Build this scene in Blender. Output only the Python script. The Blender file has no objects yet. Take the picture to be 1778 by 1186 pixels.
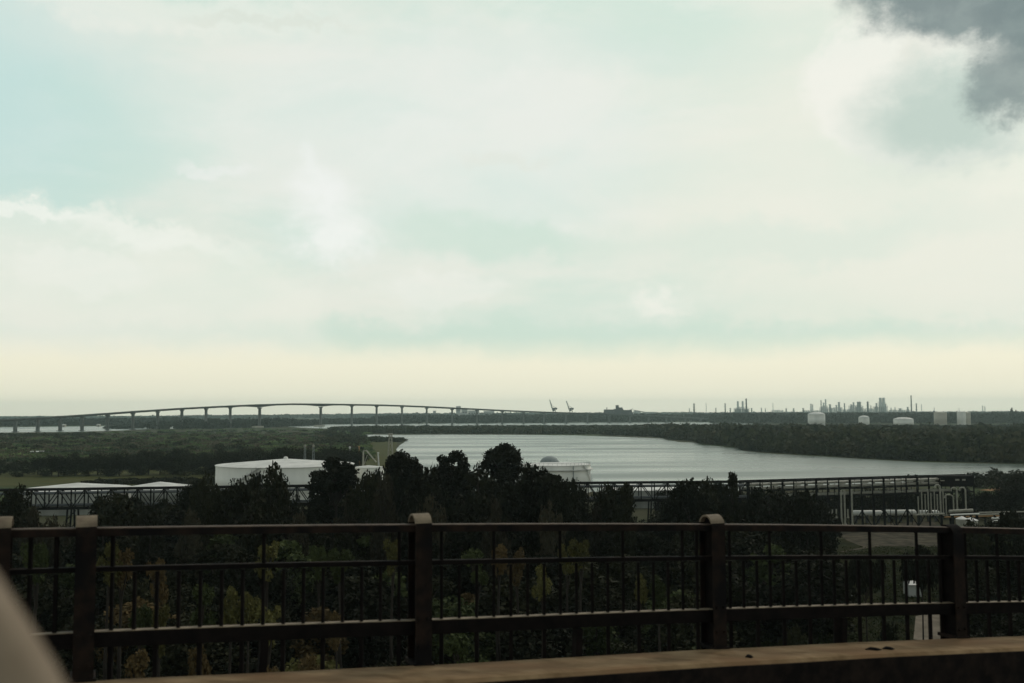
import bpy, math, random
import numpy as np
from mathutils import Vector, Matrix
R = math.radians
random.seed(7); rng = np.random.default_rng(7)
scn = bpy.context.scene
col = scn.collection

# ------------------------------------------------------------------ camera
CAMZ = 32.0
F = 1778*35/36
PITCH, ROLL = R(4.003), 0.0034
fw = Vector((0, math.cos(PITCH), math.sin(PITCH)))
r0 = Vector((1, 0, 0)); u0 = Vector((0, -math.sin(PITCH), math.cos(PITCH)))
CR = r0*math.cos(ROLL) - u0*math.sin(ROLL)
CU = u0*math.cos(ROLL) + r0*math.sin(ROLL)
cam = bpy.data.objects.new('camera', bpy.data.cameras.new('camera')); col.objects.link(cam)
cam.matrix_world = Matrix(((CR.x, CU.x, -fw.x, 0), (CR.y, CU.y, -fw.y, 0), (CR.z, CU.z, -fw.z, CAMZ), (0, 0, 0, 1)))
cam.data.lens = 35; cam.data.sensor_width = 36; cam.data.sensor_fit = 'HORIZONTAL'
cam.data.clip_start = 0.05; cam.data.clip_end = 60000
cam.data.dof.use_dof = True; cam.data.dof.focus_distance = 60; cam.data.dof.aperture_fstop = 2.8
scn.camera = cam

def ray(px, py):
    return fw + CR*((px-889)/F) + CU*((593-py)/F)
def G(px, py, z=0.0):                 # where the line of sight meets height z
    d = ray(px, py); t = (z-CAMZ)/d.z
    return Vector((d.x*t, d.y*t, z))
def PT(px, py, Y):                    # point on that line at northing Y
    d = ray(px, py); t = Y/d.y
    return Vector((d.x*t, Y, CAMZ+d.z*t))
def proj(x, y, z):
    v = Vector((x, y, z-CAMZ)); dd = v.dot(fw)
    return 889+F*v.dot(CR)/dd, 593-F*v.dot(CU)/dd

# ------------------------------------------------------------------ world
SUN_EL, SUN_AZ = R(48), R(38)          # azimuth from +Y towards +X
w = bpy.data.worlds.new('World'); scn.world = w; w.use_nodes = True
nt = w.node_tree; nt.nodes.clear(); L = nt.links
def N(t, **k):
    n = nt.nodes.new(t)
    for a, b in k.items(): setattr(n, a, b)
    return n
def M(op, a, b=None, c=None, clamp=False):
    n = N('ShaderNodeMath', operation=op, use_clamp=clamp)
    for i, v in enumerate((a, b, c)):
        if v is None: continue
        if isinstance(v, (int, float)): n.inputs[i].default_value = v
        else: L.new(v, n.inputs[i])
    return n.outputs[0]
def SS(v, a, b, lo=0.0, hi=1.0):      # smoothstep
    n = N('ShaderNodeMapRange', interpolation_type='SMOOTHSTEP')
    L.new(v, n.inputs[0]); n.inputs[1].default_value = a; n.inputs[2].default_value = b
    n.inputs[3].default_value = lo; n.inputs[4].default_value = hi
    return n.outputs[0]
def MIX(f, a, b):
    n = N('ShaderNodeMix', data_type='RGBA')
    if isinstance(f, (int, float)): n.inputs[0].default_value = f
    else: L.new(f, n.inputs[0])
    for i, v in ((6, a), (7, b)):
        if isinstance(v, tuple): n.inputs[i].default_value = (*v, 1)
        else: L.new(v, n.inputs[i])
    return n.outputs[2]
tc = N('ShaderNodeTexCoord'); sp = N('ShaderNodeSeparateXYZ'); L.new(tc.outputs['Generated'], sp.inputs[0])
az = M('ARCTAN2', sp.outputs[0], sp.outputs[1]); el = M('ARCSINE', sp.outputs[2])
cb = N('ShaderNodeCombineXYZ'); L.new(az, cb.inputs[0]); L.new(el, cb.inputs[1])
def noise(scale, det=6, sx=1, sy=1, rough=.55, dist=0.0, off=0):
    m = N('ShaderNodeMapping'); L.new(cb.outputs[0], m.inputs[0])
    m.inputs['Scale'].default_value = (sx, sy, 1); m.inputs['Location'].default_value = (off, off*.37, off*.11)
    n = N('ShaderNodeTexNoise'); L.new(m.outputs[0], n.inputs['Vector'])
    n.inputs['Scale'].default_value = scale; n.inputs['Detail'].default_value = det
    n.inputs['Roughness'].default_value = rough; n.inputs['Distortion'].default_value = dist
    return n.outputs['Fac']
wob = noise(11, 9, 1, 1.2, .66, 0, 3); wob2 = noise(12, 9, 1, 1.2, .66, 0, 11)
azd = M('ADD', az, M('MULTIPLY', M('SUBTRACT', wob, .5), .10))
eld = M('ADD', el, M('MULTIPLY', M('SUBTRACT', wob2, .5), .09))
def blob(px, py, rx, ry, ang=0, s0=1.0, s1=.35):
    d = ray(px, py).normalized(); a0, e0 = math.atan2(d.x, d.y), math.asin(d.z)
    x = M('SUBTRACT', azd, a0); y = M('SUBTRACT', eld, e0)
    c, s = math.cos(R(ang)), math.sin(R(ang))
    xr = M('DIVIDE', M('ADD', M('MULTIPLY', x, c), M('MULTIPLY', y, s)), rx/F)
    yr = M('DIVIDE', M('SUBTRACT', M('MULTIPLY', y, c), M('MULTIPLY', x, s)), ry/F)
    r = M('SQRT', M('ADD', M('MULTIPLY', xr, xr), M('MULTIPLY', yr, yr)))
    return SS(r, s1, s0, 1, 0)
def K(v, k): return M('MULTIPLY', v, k)
# clear-air / thin-veil colour with elevation, then cloud layers
WHITE = (.84, .86, .765)
n1 = noise(3.2, 8, 1, 2.6, .56, .3, 5)
n2 = noise(8, 9, 1, 2.6, .62, .3, 21)
n4 = noise(26, 7, 1, 1.5, .6, .2, 8)
c = MIX(SS(n1, .34, .64), (.66, .80, .70), WHITE)
c = MIX(K(SS(n2, .48, .72), .40), c, (.90, .91, .83))
c = MIX(K(blob(750, 240, 620, 260), .45), c, (.85, .89, .85))
c = MIX(K(blob(1500, 320, 520, 420), .6), c, (.87, .87, .75))
c = MIX(K(blob(-120, 160, 500, 320, 0, 1, .1), .85), c, (.55, .76, .73))
c = MIX(K(blob(880, 415, 300, 55, -2, 1, .2), .75), c, (.64, .79, .68))
c = MIX(K(blob(350, 520, 900, 60), .25), c, (.88, .88, .78))
c = MIX(K(blob(1050, 592, 1300, 42, -.5, 1, .2), .8), c, (.64, .79, .68))
c = MIX(K(blob(60, 560, 500, 196, -2, 1.0, .86), .5), c, (.89, .91, .80))
c = MIX(K(blob(250, 408, 260, 30, -10, 1, .1), .6), c, (.94, .96, .88))
c = MIX(K(blob(20, 368, 150, 14, -3, 1, .3), .7), c, (.93, .96, .88))
puff = SS(n4, .25, .62, .25, 1)
c = MIX(M('MULTIPLY', K(blob(565, 415, 135, 75, 0, 1, .15), .85), puff), c, (.94, .96, .91))
c = MIX(M('MULTIPLY', K(blob(545, 345, 70, 75, 0, 1, .1), .8), puff), c, (.93, .95, .91))
c = MIX(K(blob(540, 285, 26, 48, 0, 1, .1), .45), c, (.91, .94, .90))
c = MIX(K(blob(380, 300, 90, 14, 0, 1, .3), .5), c, (.90, .92, .88))
c = MIX(K(blob(1400, 420, 420, 60, 4, 1, .2), .5), c, (.68, .80, .70))
c = MIX(K(blob(1000, 90, 420, 50, -6, 1, .2), .4), c, (.70, .81, .73))
c = MIX(K(blob(300, 20, 420, 45), .5), c, (.90, .91, .82))
c = MIX(K(blob(460, 38, 190, 12, 2), .35), c, (.70, .74, .64))
c = MIX(K(blob(880, 275, 130, 14, 2), .3), c, (.78, .80, .70))
c = MIX(M('MULTIPLY', K(blob(1140, 528, 90, 32, -4, 1, .25), .8), puff), c, (.93, .93, .84))
c = MIX(K(blob(790, 500, 110, 35, 0, 1, .6), .35), c, (.92, .93, .86))
c = MIX(K(blob(150, 470, 110, 45, 0, 1, .6), .4), c, (.93, .94, .86))
# right-hand cumulus: bright rim, teal shade, slate storm edge
c = MIX(K(blob(1600, 150, 190, 150, 0, 1, .8), .65), c, (.93, .92, .84))
c = MIX(K(blob(1585, 105, 55, 40, 20, 1, .1), .35), c, (.70, .71, .62))
c = MIX(K(blob(1635, 205, 185, 115, 5, 1, .25), .9), c, (.50, .62, .55))
c = MIX(K(blob(1790, 290, 110, 60, 20, 1, .5), .5), c, (.89, .90, .78))
shade = MIX(SS(n4, .35, .65), (.155, .215, .215), (.205, .27, .262))
c = MIX(K(blob(1762, 140, 90, 72, 0, 1, .45), .85), c, shade)
c = MIX(K(blob(1705, -32, 320, 118, -16, 1, .55), .95), c, shade)
c = MIX(K(blob(1850, 45, 180, 85, -30, 1, .45), .9), c, shade)
# cream horizon of thick low air
elh = M('ADD', K(el, .75), K(eld, .25))
c = MIX(SS(elh, .078, .044), c, (.98, .94, .74))
c = MIX(SS(el, .030, .004), c, (1.02, .98, .78))
# unseen dark cloud overhead and behind the viewer, added to dim ground and railing
n3 = noise(4, 5, 1, 1.5, .55, 0, 40)
over = M('MULTIPLY', SS(el, .40, .70), SS(n3, .2, .6, .75, 1))
c = MIX(over, c, (.15, .18, .18))
c = MIX(K(SS(M('ABSOLUTE', az), 1.2, 2.3), .5), c, (.30, .33, .33))
bg = N('ShaderNodeBackground'); L.new(c, bg.inputs[0]); bg.inputs[1].default_value = 1.04
sky = N('ShaderNodeTexSky', sky_type='NISHITA'); sky.sun_disc = False
sky.sun_elevation = SUN_EL; sky.sun_rotation = SUN_AZ; sky.dust_density = 3; sky.air_density = 1.2
bs = N('ShaderNodeBackground'); L.new(sky.outputs[0], bs.inputs[0]); bs.inputs[1].default_value = .06
ms = N('ShaderNodeMixShader'); ms.inputs[0].default_value = .90
L.new(bs.outputs[0], ms.inputs[1]); L.new(bg.outputs[0], ms.inputs[2])
wo = N('ShaderNodeOutputWorld'); L.new(ms.outputs[0], wo.inputs[0])

sl = bpy.data.lights.new('sun', 'SUN'); sl.energy = 1.1; sl.angle = R(12); sl.color = (1, .93, .82)
so = bpy.data.objects.new('sun', sl); col.objects.link(so); so.location = (0, 0, 200)
sd = Vector((math.sin(SUN_AZ)*math.cos(SUN_EL), math.cos(SUN_AZ)*math.cos(SUN_EL), math.sin(SUN_EL)))
so.rotation_euler = sd.to_track_quat('Z', 'Y').to_euler()
scn.view_settings.view_transform = 'Standard'; scn.view_settings.look = 'None'
scn.view_settings.exposure = 0; scn.view_settings.gamma = 1
scn.view_settings.use_curve_mapping = False
scn.cycles.volume_bounces = 2; scn.cycles.max_bounces = 8

# ------------------------------------------------------------------ materials
def mat(name, c1, c2=None, scale=1.0, rough=.85, bump=0.0, det=5, lo=.35, hi=.65, spec=.3, metal=0, rnd=0.0, c3=None, sc3=.1, stretch=(1, 1, 1)):
    m = bpy.data.materials.new(name); m.use_nodes = True
    t = m.node_tree; b = t.nodes['Principled BSDF']; k = t.links
    b.inputs['Roughness'].default_value = rough; b.inputs['Metallic'].default_value = metal
    b.inputs['Specular IOR Level'].default_value = spec
    tx = t.nodes.new('ShaderNodeTexCoord'); mp = t.nodes.new('ShaderNodeMapping'); k.new(tx.outputs['Object'], mp.inputs[0])
    mp.inputs['Scale'].default_value = stretch
    nz = t.nodes.new('ShaderNodeTexNoise'); k.new(mp.outputs[0], nz.inputs['Vector'])
    nz.inputs['Scale'].default_value = scale; nz.inputs['Detail'].default_value = det; nz.inputs['Roughness'].default_value = .6
    mr = t.nodes.new('ShaderNodeMapRange'); k.new(nz.outputs['Fac'], mr.inputs[0])
    mr.inputs[1].default_value = lo; mr.inputs[2].default_value = hi
    mx = t.nodes.new('ShaderNodeMix'); mx.data_type = 'RGBA'; k.new(mr.outputs[0], mx.inputs[0])
    mx.inputs[6].default_value = (*c1, 1); mx.inputs[7].default_value = (*(c2 or c1), 1)
    out = mx.outputs[2]
    if c3:
        n2 = t.nodes.new('ShaderNodeTexNoise'); k.new(mp.outputs[0], n2.inputs['Vector']); n2.inputs['Scale'].default_value = sc3
        n2.inputs['Detail'].default_value = 4
        m2 = t.nodes.new('ShaderNodeMapRange'); k.new(n2.outputs['Fac'], m2.inputs[0]); m2.inputs[1].default_value = .48; m2.inputs[2].default_value = .6
        x2 = t.nodes.new('ShaderNodeMix'); x2.data_type = 'RGBA'; k.new(m2.outputs[0], x2.inputs[0]); k.new(out, x2.inputs[6])
        x2.inputs[7].default_value = (*c3, 1); out = x2.outputs[2]
    if rnd:
        oi = t.nodes.new('ShaderNodeObjectInfo'); hs = t.nodes.new('ShaderNodeHueSaturation')
        r1 = t.nodes.new('ShaderNodeMapRange'); k.new(oi.outputs['Random'], r1.inputs[0])
        r1.inputs[3].default_value = 1-rnd; r1.inputs[4].default_value = 1+rnd
        k.new(r1.outputs[0], hs.inputs['Value']); k.new(out, hs.inputs['Color']); out = hs.outputs[0]
    k.new(out, b.inputs['Base Color'])
    if bump:
        bp = t.nodes.new('ShaderNodeBump'); bp.inputs['Strength'].default_value = bump; bp.inputs['Distance'].default_value = .02 if scale > 1 else .5
        k.new(nz.outputs['Fac'], bp.inputs['Height']); k.new(bp.outputs[0], b.inputs['Normal'])
    return m
LEAF = {
 'brown': mat('foliage_brown', (.026, .024, .015), (.058, .050, .030), .5, .8, rnd=.25, spec=.1),
 'dark':  mat('foliage_dark', (.012, .013, .006), (.030, .030, .013), .45, .8, rnd=.35, spec=.1),
 'pine':  mat('foliage_pine', (.008, .009, .005), (.018, .019, .009), .5, .8, rnd=.2, spec=.1),
 'green': mat('foliage_green', (.030, .040, .016), (.065, .078, .026), .5, .8, rnd=.3, spec=.1),
 'olive': mat('foliage_yellow', (.05, .052, .018), (.14, .125, .042), .6, .8, rnd=.3, spec=.1),
 'rust':  mat('foliage_rust', (.055, .040, .018), (.14, .095, .040), .6, .8, rnd=.25, spec=.1),
}
FOR = mat('forest_foliage', (.010, .013, .006), (.046, .052, .018), .07, .85, spec=.1, c3=(.048, .044, .018), sc3=.018)
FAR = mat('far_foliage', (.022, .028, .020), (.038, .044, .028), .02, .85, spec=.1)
MARSHG = mat('marsh_green', (.060, .10, .036), (.14, .19, .066), .02, .85, spec=.1, c3=(.03, .04, .022), sc3=.008)
MARSHB = mat('marsh_brown', (.080, .070, .042), (.12, .10, .062), .03, .85, spec=.1)
BARK = mat('bark', (.018, .014, .011), (.035, .028, .021), 4, .9)
GROUND = mat('ground_soil_and_grass', (.036, .040, .021), (.070, .064, .038), .02, .95, c3=(.05, .07, .028), sc3=.006, det=9, spec=.05)
LAWN = mat('lawn', (.012, .017, .007), (.034, .032, .014), .16, .95, det=8, spec=.03)
FIELD = mat('grass_field', (.048, .060, .020), (.085, .078, .028), .05, .95, det=8, spec=.05, stretch=(1, 3, 1))
DIRT = mat('pale_dirt', (.035, .032, .024), (.11, .095, .07), .3, .95, det=7, spec=.03)
RUST = mat('rusty_paint', (.010, .0085, .0075), (.026, .016, .012), 9, .8, .3, c3=(.007, .0065, .007), sc3=3, det=8, spec=.1)
RUSTSHADE = mat('shaded_paint', (.006, .0055, .0055), (.012, .0095, .009), 9, .85, .3, spec=.06)  # darker rust: shade on lower rails, balusters and webs put into the colour
RUSTLIT = mat('skylit_paint', (.15, .115, .08), (.24, .19, .13), 12, .75, .3, det=8)  # lighter tone paints skylight onto post tops and the bottom rail's edge
RAILTOP = mat('lit_rail_paint', (.05, .032, .024), (.12, .085, .06), 14, .75, .2, det=8)  # lit upper edge of the top rail, painted as a lighter colour
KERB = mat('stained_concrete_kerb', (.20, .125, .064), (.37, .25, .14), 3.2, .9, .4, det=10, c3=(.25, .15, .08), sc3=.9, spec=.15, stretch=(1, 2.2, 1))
KFACE = mat('shaded_kerb_face', (.010, .008, .0075), (.028, .019, .015), 7, .9, .4, det=10, lo=.4, hi=.7, spec=.1)  # shade on the kerb's road side put into the colour
ASPH = mat('asphalt', (.020, .019, .018), (.042, .038, .035), 20, .9, .4, det=6)
CONC = mat('bridge_concrete', (.11, .115, .11), (.16, .165, .155), .05, .9)
CONCD = mat('bridge_girder', (.06, .065, .065), (.09, .095, .09), .05, .9)
WHITE_M = mat('white_tank_paint', (.70, .70, .65), (.83, .82, .76), .12, .6, det=8, stretch=(1, 1, .25))
GREYW = mat('shaded_grey_shell', (.20, .21, .19), (.30, .30, .27), .2, .7, det=8, stretch=(1, 1, .2))  # white tanks' walls in shade, the shade put into the colour
ROOFW = mat('white_roof_paint', (.55, .55, .52), (.74, .73, .70), .15, .6, det=8)
TANKT = mat('tan_tank_paint', (.42, .39, .33), (.50, .47, .40), .06, .6)
STEEL = mat('dark_steel', (.007, .007, .008), (.015, .014, .014), 1.2, .8, spec=.08)
PALE = mat('pale_pipe_lagging', (.22, .215, .175), (.36, .35, .29), .8, .55)
GREYM = mat('plant_grey', (.22, .25, .25), (.30, .33, .33), .05, .8)
GREYD = mat('plant_dark_grey', (.09, .10, .11), (.13, .14, .14), .05, .8)
OCHRE = mat('ochre_paint', (.30, .17, .07), (.42, .26, .12), .5, .8)
TRIM = mat('beige_car_trim', (.235, .175, .12), (.285, .22, .158), 22, .65, .05, spec=.3)

# ------------------------------------------------------------------ helpers
def ordn(n): return '%d%s' % (n, 'th' if 10 < n % 100 < 14 else {1: 'st', 2: 'nd', 3: 'rd'}.get(n % 10, 'th'))
class MB:
    def __init__(s): s.v = []; s.f = []
    def box(s, c, d, rz=0.0):
        i = len(s.v); cs, sn = math.cos(rz), math.sin(rz)
        for dx in (-.5, .5):
            for dy in (-.5, .5):
                for dz in (-.5, .5):
                    x, y = dx*d[0], dy*d[1]
                    s.v.append((c[0]+x*cs-y*sn, c[1]+x*sn+y*cs, c[2]+dz*d[2]))
        s.f += [tuple(i+k for k in q) for q in ((0, 1, 3, 2), (4, 6, 7, 5), (0, 4, 5, 1), (2, 3, 7, 6), (0, 2, 6, 4), (1, 5, 7, 3))]
        return s
    def bar(s, a, b, wd, ht):                 # rectangular bar from a to b
        a, b = Vector(a), Vector(b); d = (b-a).normalized()
        up = Vector((0, 0, 1)) if abs(d.z) < .95 else Vector((0, 1, 0))
        x = d.cross(up).normalized(); y = x.cross(d)
        i = len(s.v)
        for p in (a, b):
            for (q, t) in ((-1, -1), (1, -1), (1, 1), (-1, 1)):
                s.v.append(tuple(p+x*q*wd/2+y*t*ht/2))
        s.f += [(i, i+1, i+2, i+3), (i+4, i+7, i+6, i+5)] + [(i+k, i+4+k, i+4+(k+1) % 4, i+(k+1) % 4) for k in range(4)]
        return s
    def tube(s, pts, rad, n=10, caps=True):
        pts = [Vector(p) for p in pts]
        if isinstance(rad, (int, float)): rad = [rad]*len(pts)
        i0 = len(s.v); ref = None
        for k, p in enumerate(pts):
            d = (pts[min(k+1, len(pts)-1)]-pts[max(k-1, 0)]).normalized()
            if ref is None:
                ref = d.cross(Vector((0, 0, 1)) if abs(d.z) < .9 else Vector((1, 0, 0))).normalized()
            x = (ref-d*ref.dot(d)).normalized(); ref = x; y = d.cross(x)
            for j in range(n):
                a = 2*math.pi*j/n; s.v.append(tuple(p+(x*math.cos(a)+y*math.sin(a))*rad[k]))
        for k in range(len(pts)-1):
            for j in range(n):
                a, b = i0+k*n+j, i0+k*n+(j+1) % n
                s.f.append((a, b, b+n, a+n))
        if caps:
            s.f.append(tuple(i0+j for j in reversed(range(n)))); s.f.append(tuple(i0+(len(pts)-1)*n+j for j in range(n)))
        return s
    def lathe(s, prof, c=(0, 0, 0), n=40):
        i0 = len(s.v)
        for (r, z) in prof:
            for j in range(n):
                a = 2*math.pi*j/n; s.v.append((c[0]+max(r, .001)*math.cos(a), c[1]+max(r, .001)*math.sin(a), c[2]+z))
        for k in range(len(prof)-1):
            for j in range(n):
                a, b = i0+k*n+j, i0+k*n+(j+1) % n
                s.f.append((a, b, b+n, a+n))
        return s
    def prism(s, pts2, z0, z1):
        i = len(s.v); n = len(pts2)
        for p in pts2: s.v.append((p[0], p[1], z0))
        for p in pts2: s.v.append((p[0], p[1], z1))
        s.f.append(tuple(i+k for k in reversed(range(n)))); s.f.append(tuple(i+n+k for k in range(n)))
        s.f += [(i+k, i+(k+1) % n, i+n+(k+1) % n, i+n+k) for k in range(n)]
        return s
    def build(s, name, m, parent=None, smooth=False):
        me = bpy.data.meshes.new(name); me.from_pydata(s.v, [], s.f); me.update()
        o = bpy.data.objects.new(name, me); col.objects.link(o)
        me.materials.append(m)
        if smooth: me.polygons.foreach_set('use_smooth', [True]*len(me.polygons))
        if parent: o.parent = parent
        return o
def np_mesh(name, V, nq, m, parent=None, k=4):    # V: (nq*k,3) separate k-gons
    me = bpy.data.meshes.new(name)
    me.vertices.add(len(V)); me.vertices.foreach_set('co', V.astype(np.float32).ravel())
    me.loops.add(nq*k); me.loops.foreach_set('vertex_index', np.arange(nq*k, dtype=np.int32))
    me.polygons.add(nq); me.polygons.foreach_set('loop_start', np.arange(0, nq*k, k, dtype=np.int32))
    me.polygons.foreach_set('loop_total', np.full(nq, k, dtype=np.int32))
    me.update(calc_edges=True); me.materials.append(m)
    o = bpy.data.objects.new(name, me); col.objects.link(o)
    if parent: o.parent = parent
    return o
def tag(o, label=None, cat=None, group=None, kind=None):
    if label: o['label'] = label
    if cat: o['category'] = cat
    if group: o['group'] = group
    if kind: o['kind'] = kind
    return o
def thing(name, label, cat, loc=(0, 0, 0), group=None, rz=0.0):
    o = bpy.data.objects.new(name, None); col.objects.link(o); o.location = loc; o.rotation_euler = (0, 0, rz)
    return tag(o, label, cat, group)
def copy_tree(o, parent=None):
    c = o.copy(); col.objects.link(c)
    if parent: c.parent = parent
    for ch in KIDS.get(o.name, []): copy_tree(ch, c)
    return c
KIDS = {}
def sheet(name, px, z, m, label=None):
    pts = [G(a, b, z) for a, b in px]
    me = bpy.data.meshes.new(name); me.from_pydata([tuple(p) for p in pts], [], [tuple(range(len(pts)))]); me.update()
    if me.polygons[0].normal.z < 0: me.flip_normals()
    o = bpy.data.objects.new(name, me); col.objects.link(o); me.materials.append(m)
    return tag(o, kind='structure')

# ------------------------------------------------------------------ ground and water
GX0, GX1, GY0, GY1 = -7000, 7000, -300, 9500
g = MB(); g.v = [(GX0, GY0, 0), (GX1, GY0, 0), (GX1, GY1, 0), (GX0, GY1, 0)]; g.f = [(0, 1, 2, 3)]
tag(g.build('ground', GROUND), kind='structure')
def water_mat():
    m = bpy.data.materials.new('river_water'); m.use_nodes = True; t = m.node_tree; b = t.nodes['Principled BSDF']; k = t.links
    b.inputs['Base Color'].default_value = (.10, .135, .115, 1); b.inputs['Roughness'].default_value = .22; b.inputs['IOR'].default_value = 1.33
    tx = t.nodes.new('ShaderNodeTexCoord'); prev = None
    for sc, st, sx, dist in ((.35, .30, 1, .4), (.05, .10, .6, 1.0)):
        mp = t.nodes.new('ShaderNodeMapping'); k.new(tx.outputs['Object'], mp.inputs[0]); mp.inputs['Scale'].default_value = (sx, 1, 1)
        n = t.nodes.new('ShaderNodeTexNoise'); n.inputs['Scale'].default_value = sc; n.inputs['Detail'].default_value = 5; k.new(mp.outputs[0], n.inputs['Vector'])
        bp = t.nodes.new('ShaderNodeBump'); bp.inputs['Strength'].default_value = st; bp.inputs['Distance'].default_value = dist
        k.new(n.outputs['Fac'], bp.inputs['Height'])
        if prev: k.new(prev, bp.inputs['Normal'])
        prev = bp.outputs[0]
    k.new(prev, b.inputs['Normal'])
    # calm and ruffled streaks change the roughness
    mp = t.nodes.new('ShaderNodeMapping'); k.new(tx.outputs['Object'], mp.inputs[0]); mp.inputs['Scale'].default_value = (.25, 1, 1); mp.inputs['Rotation'].default_value = (0, 0, R(12))
    n = t.nodes.new('ShaderNodeTexNoise'); n.inputs['Scale'].default_value = .02; n.inputs['Detail'].default_value = 4; k.new(mp.outputs[0], n.inputs['Vector'])
    mr = t.nodes.new('ShaderNodeMapRange'); k.new(n.outputs['Fac'], mr.inputs[0]); mr.inputs[1].default_value = .38; mr.inputs[2].default_value = .62
    mr.inputs[3].default_value = .18; mr.inputs[4].default_value = .36; k.new(mr.outputs[0], b.inputs['Roughness'])
    return m
WATER = water_mat()
sheet('river', [(606, 757), (640, 754.6), (700, 755), (780, 754.6), (900, 755), (1000, 756), (1060, 758), (1110, 759.5), (1150, 761.5), (1166, 765), (1178, 767.5), (1208, 768.5), (1216, 772), (1250, 775), (1282, 778), (1290, 783), (1330, 787), (1400, 791), (1500, 797), (1600, 802.5), (1700, 804.5), (1778, 806), (2300, 814),
                (2300, 822), (1800, 822), (1740, 822), (1715, 828), (1640, 838), (1500, 848), (1300, 852), (1030, 854), (850, 854), (740, 850), (705, 810), (692, 790), (688, 780), (694, 773), (702, 768), (704, 764), (695, 761), (660, 759.6), (615, 758.6)], .12, WATER)
sheet('bay', [(-700, 745), (-300, 743.5), (0, 742), (200, 739.6), (300, 737.5), (330, 738.5), (332, 742), (312, 744.3), (255, 745), (210, 747.5), (120, 750), (0, 751), (-300, 753), (-700, 757)], .12, WATER)
sheet('channel', [(485, 739.5), (520, 738.2), (600, 736.6), (700, 735.8), (850, 734.3), (1000, 733.9), (1160, 733), (1310, 732.5), (1310, 737), (1160, 738), (1000, 739.5), (850, 740.5), (700, 741), (690, 743.2), (600, 744.3), (555, 744), (520, 742.6)], .12, WATER)
sheet('grass_field', [(-60, 822), (100, 818), (250, 812), (400, 810), (400, 835), (330, 841), (200, 843), (-60, 846)], .10, FIELD)
sheet('meadow', [(600, 768), (640, 766), (690, 768), (686, 790), (700, 812), (600, 812)], .10, FIELD)
sheet('lawn', [(1270, 960), (1470, 935), (1640, 930), (1660, 1110), (1500, 1150), (1240, 1150)], .04, LAWN)
sheet('dirt_yard', [(1440, 915), (1620, 905), (1650, 935), (1640, 950), (1530, 948), (1440, 962), (1500, 950), (1470, 938)], .08, DIRT)
sheet('dirt_track', [(1586, 1110), (1590, 1070), (1640, 1058), (1700, 1052), (1715, 1065), (1640, 1085), (1632, 1115)], .08, mat('pale_track', (.17, .145, .11), (.26, .225, .18), .4, .95, det=8, spec=.05))
sheet('sand_bank', [(1700, 851), (1740, 846), (1800, 845), (1800, 851), (1730, 853)], .09, mat('ochre_sand', (.22, .12, .05), (.34, .2, .09), .2, .95))

# ------------------------------------------------------------------ woods that read as one mass
def ellipsoid_leaves(C, RR, n, size):
    """n leaf clumps spread through the shell of each crown; C (k,3), RR (k,3)"""
    k = len(C)
    u = rng.normal(size=(k, n, 3)); u /= np.linalg.norm(u, axis=2, keepdims=True)
    rad = rng.uniform(.72, 1.08, (k, n, 1))
    lump = 1+.22*np.sin(u[:, :, :1]*5+rng.uniform(0, 6, (k, 1, 1)))*np.cos(u[:, :, 1:2]*4+rng.uniform(0, 6, (k, 1, 1)))
    P = C[:, None, :]+u*rad*lump*RR[:, None, :]
    return leaf_quads(P.reshape(-1, 3), np.repeat(size, n))
def leaf_quads(P, size):
    n = len(P)
    a = rng.normal(size=(n, 3)); a /= np.linalg.norm(a, axis=1, keepdims=True)
    b = rng.normal(size=(n, 3)); b -= a*(a*b).sum(1, keepdims=True); b /= np.linalg.norm(b, axis=1, keepdims=True)
    s = (np.asarray(size)*rng.uniform(.6, 1.3, n))[:, None]
    a = a*s; b = b*s*rng.uniform(.5, 1, (n, 1))
    V = np.stack([P-a*.5-b*.5, P+a*.6-b*.3, P+a*.4+b*.5, P-a*.5+b*.35], 1)
    return V.reshape(-1, 3)
def wood(name, label, trees, m, n=60, fac=.5):
    T = np.array(trees)                        # x, y, h, r
    C = np.stack([T[:, 0], T[:, 1], T[:, 2]*.52], 1)
    RR = np.stack([T[:, 3], T[:, 3], T[:, 2]*.5], 1)
    V = ellipsoid_leaves(C, RR, n, T[:, 3]*fac)
    V[:, 2] = np.maximum(V[:, 2], .05)
    o = np_mesh(name, V, len(V)//4, m)
    return tag(o, label, None, None, 'stuff')
def lerp(pts, x):
    xs, ys = zip(*pts); return float(np.interp(x, xs, ys))
def hz(px): return 717-.0034*px               # horizon row
def fill(n, x0, x1, ytop, ybot, h, r, mintop=None, jit=0):
    """random ground spots; h,r in metres; mintop: row above which no tree may reach"""
    out = []
    for _ in range(n):
        px = random.uniform(x0, x1); a, b = lerp(ytop, px), lerp(ybot, px)
        if b <= a: continue
        p = G(px, random.uniform(a, b)); hh = random.uniform(*h)
        if mintop:
            lim = CAMZ-(lerp(mintop, px)-hz(px)+random.uniform(0, 2.0))*p.y/F
            if lim < 1.2: continue
            hh = min(hh, lim)
        out.append((p.x, p.y, hh, random.uniform(*r)*min(1, .5+.5*hh/h[0])))
    return out
RB = [(560, 744.5), (640, 752.5), (700, 753.2), (900, 753.4), (1000, 754.5), (1060, 756), (1110, 757.5), (1150, 759.5), (1166, 763), (1208, 766.5), (1216, 770), (1282, 776), (1290, 781), (1330, 785), (1400, 789), (1500, 795), (1600, 800.5), (1700, 802.5), (1778, 804), (2000, 808)]
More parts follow.
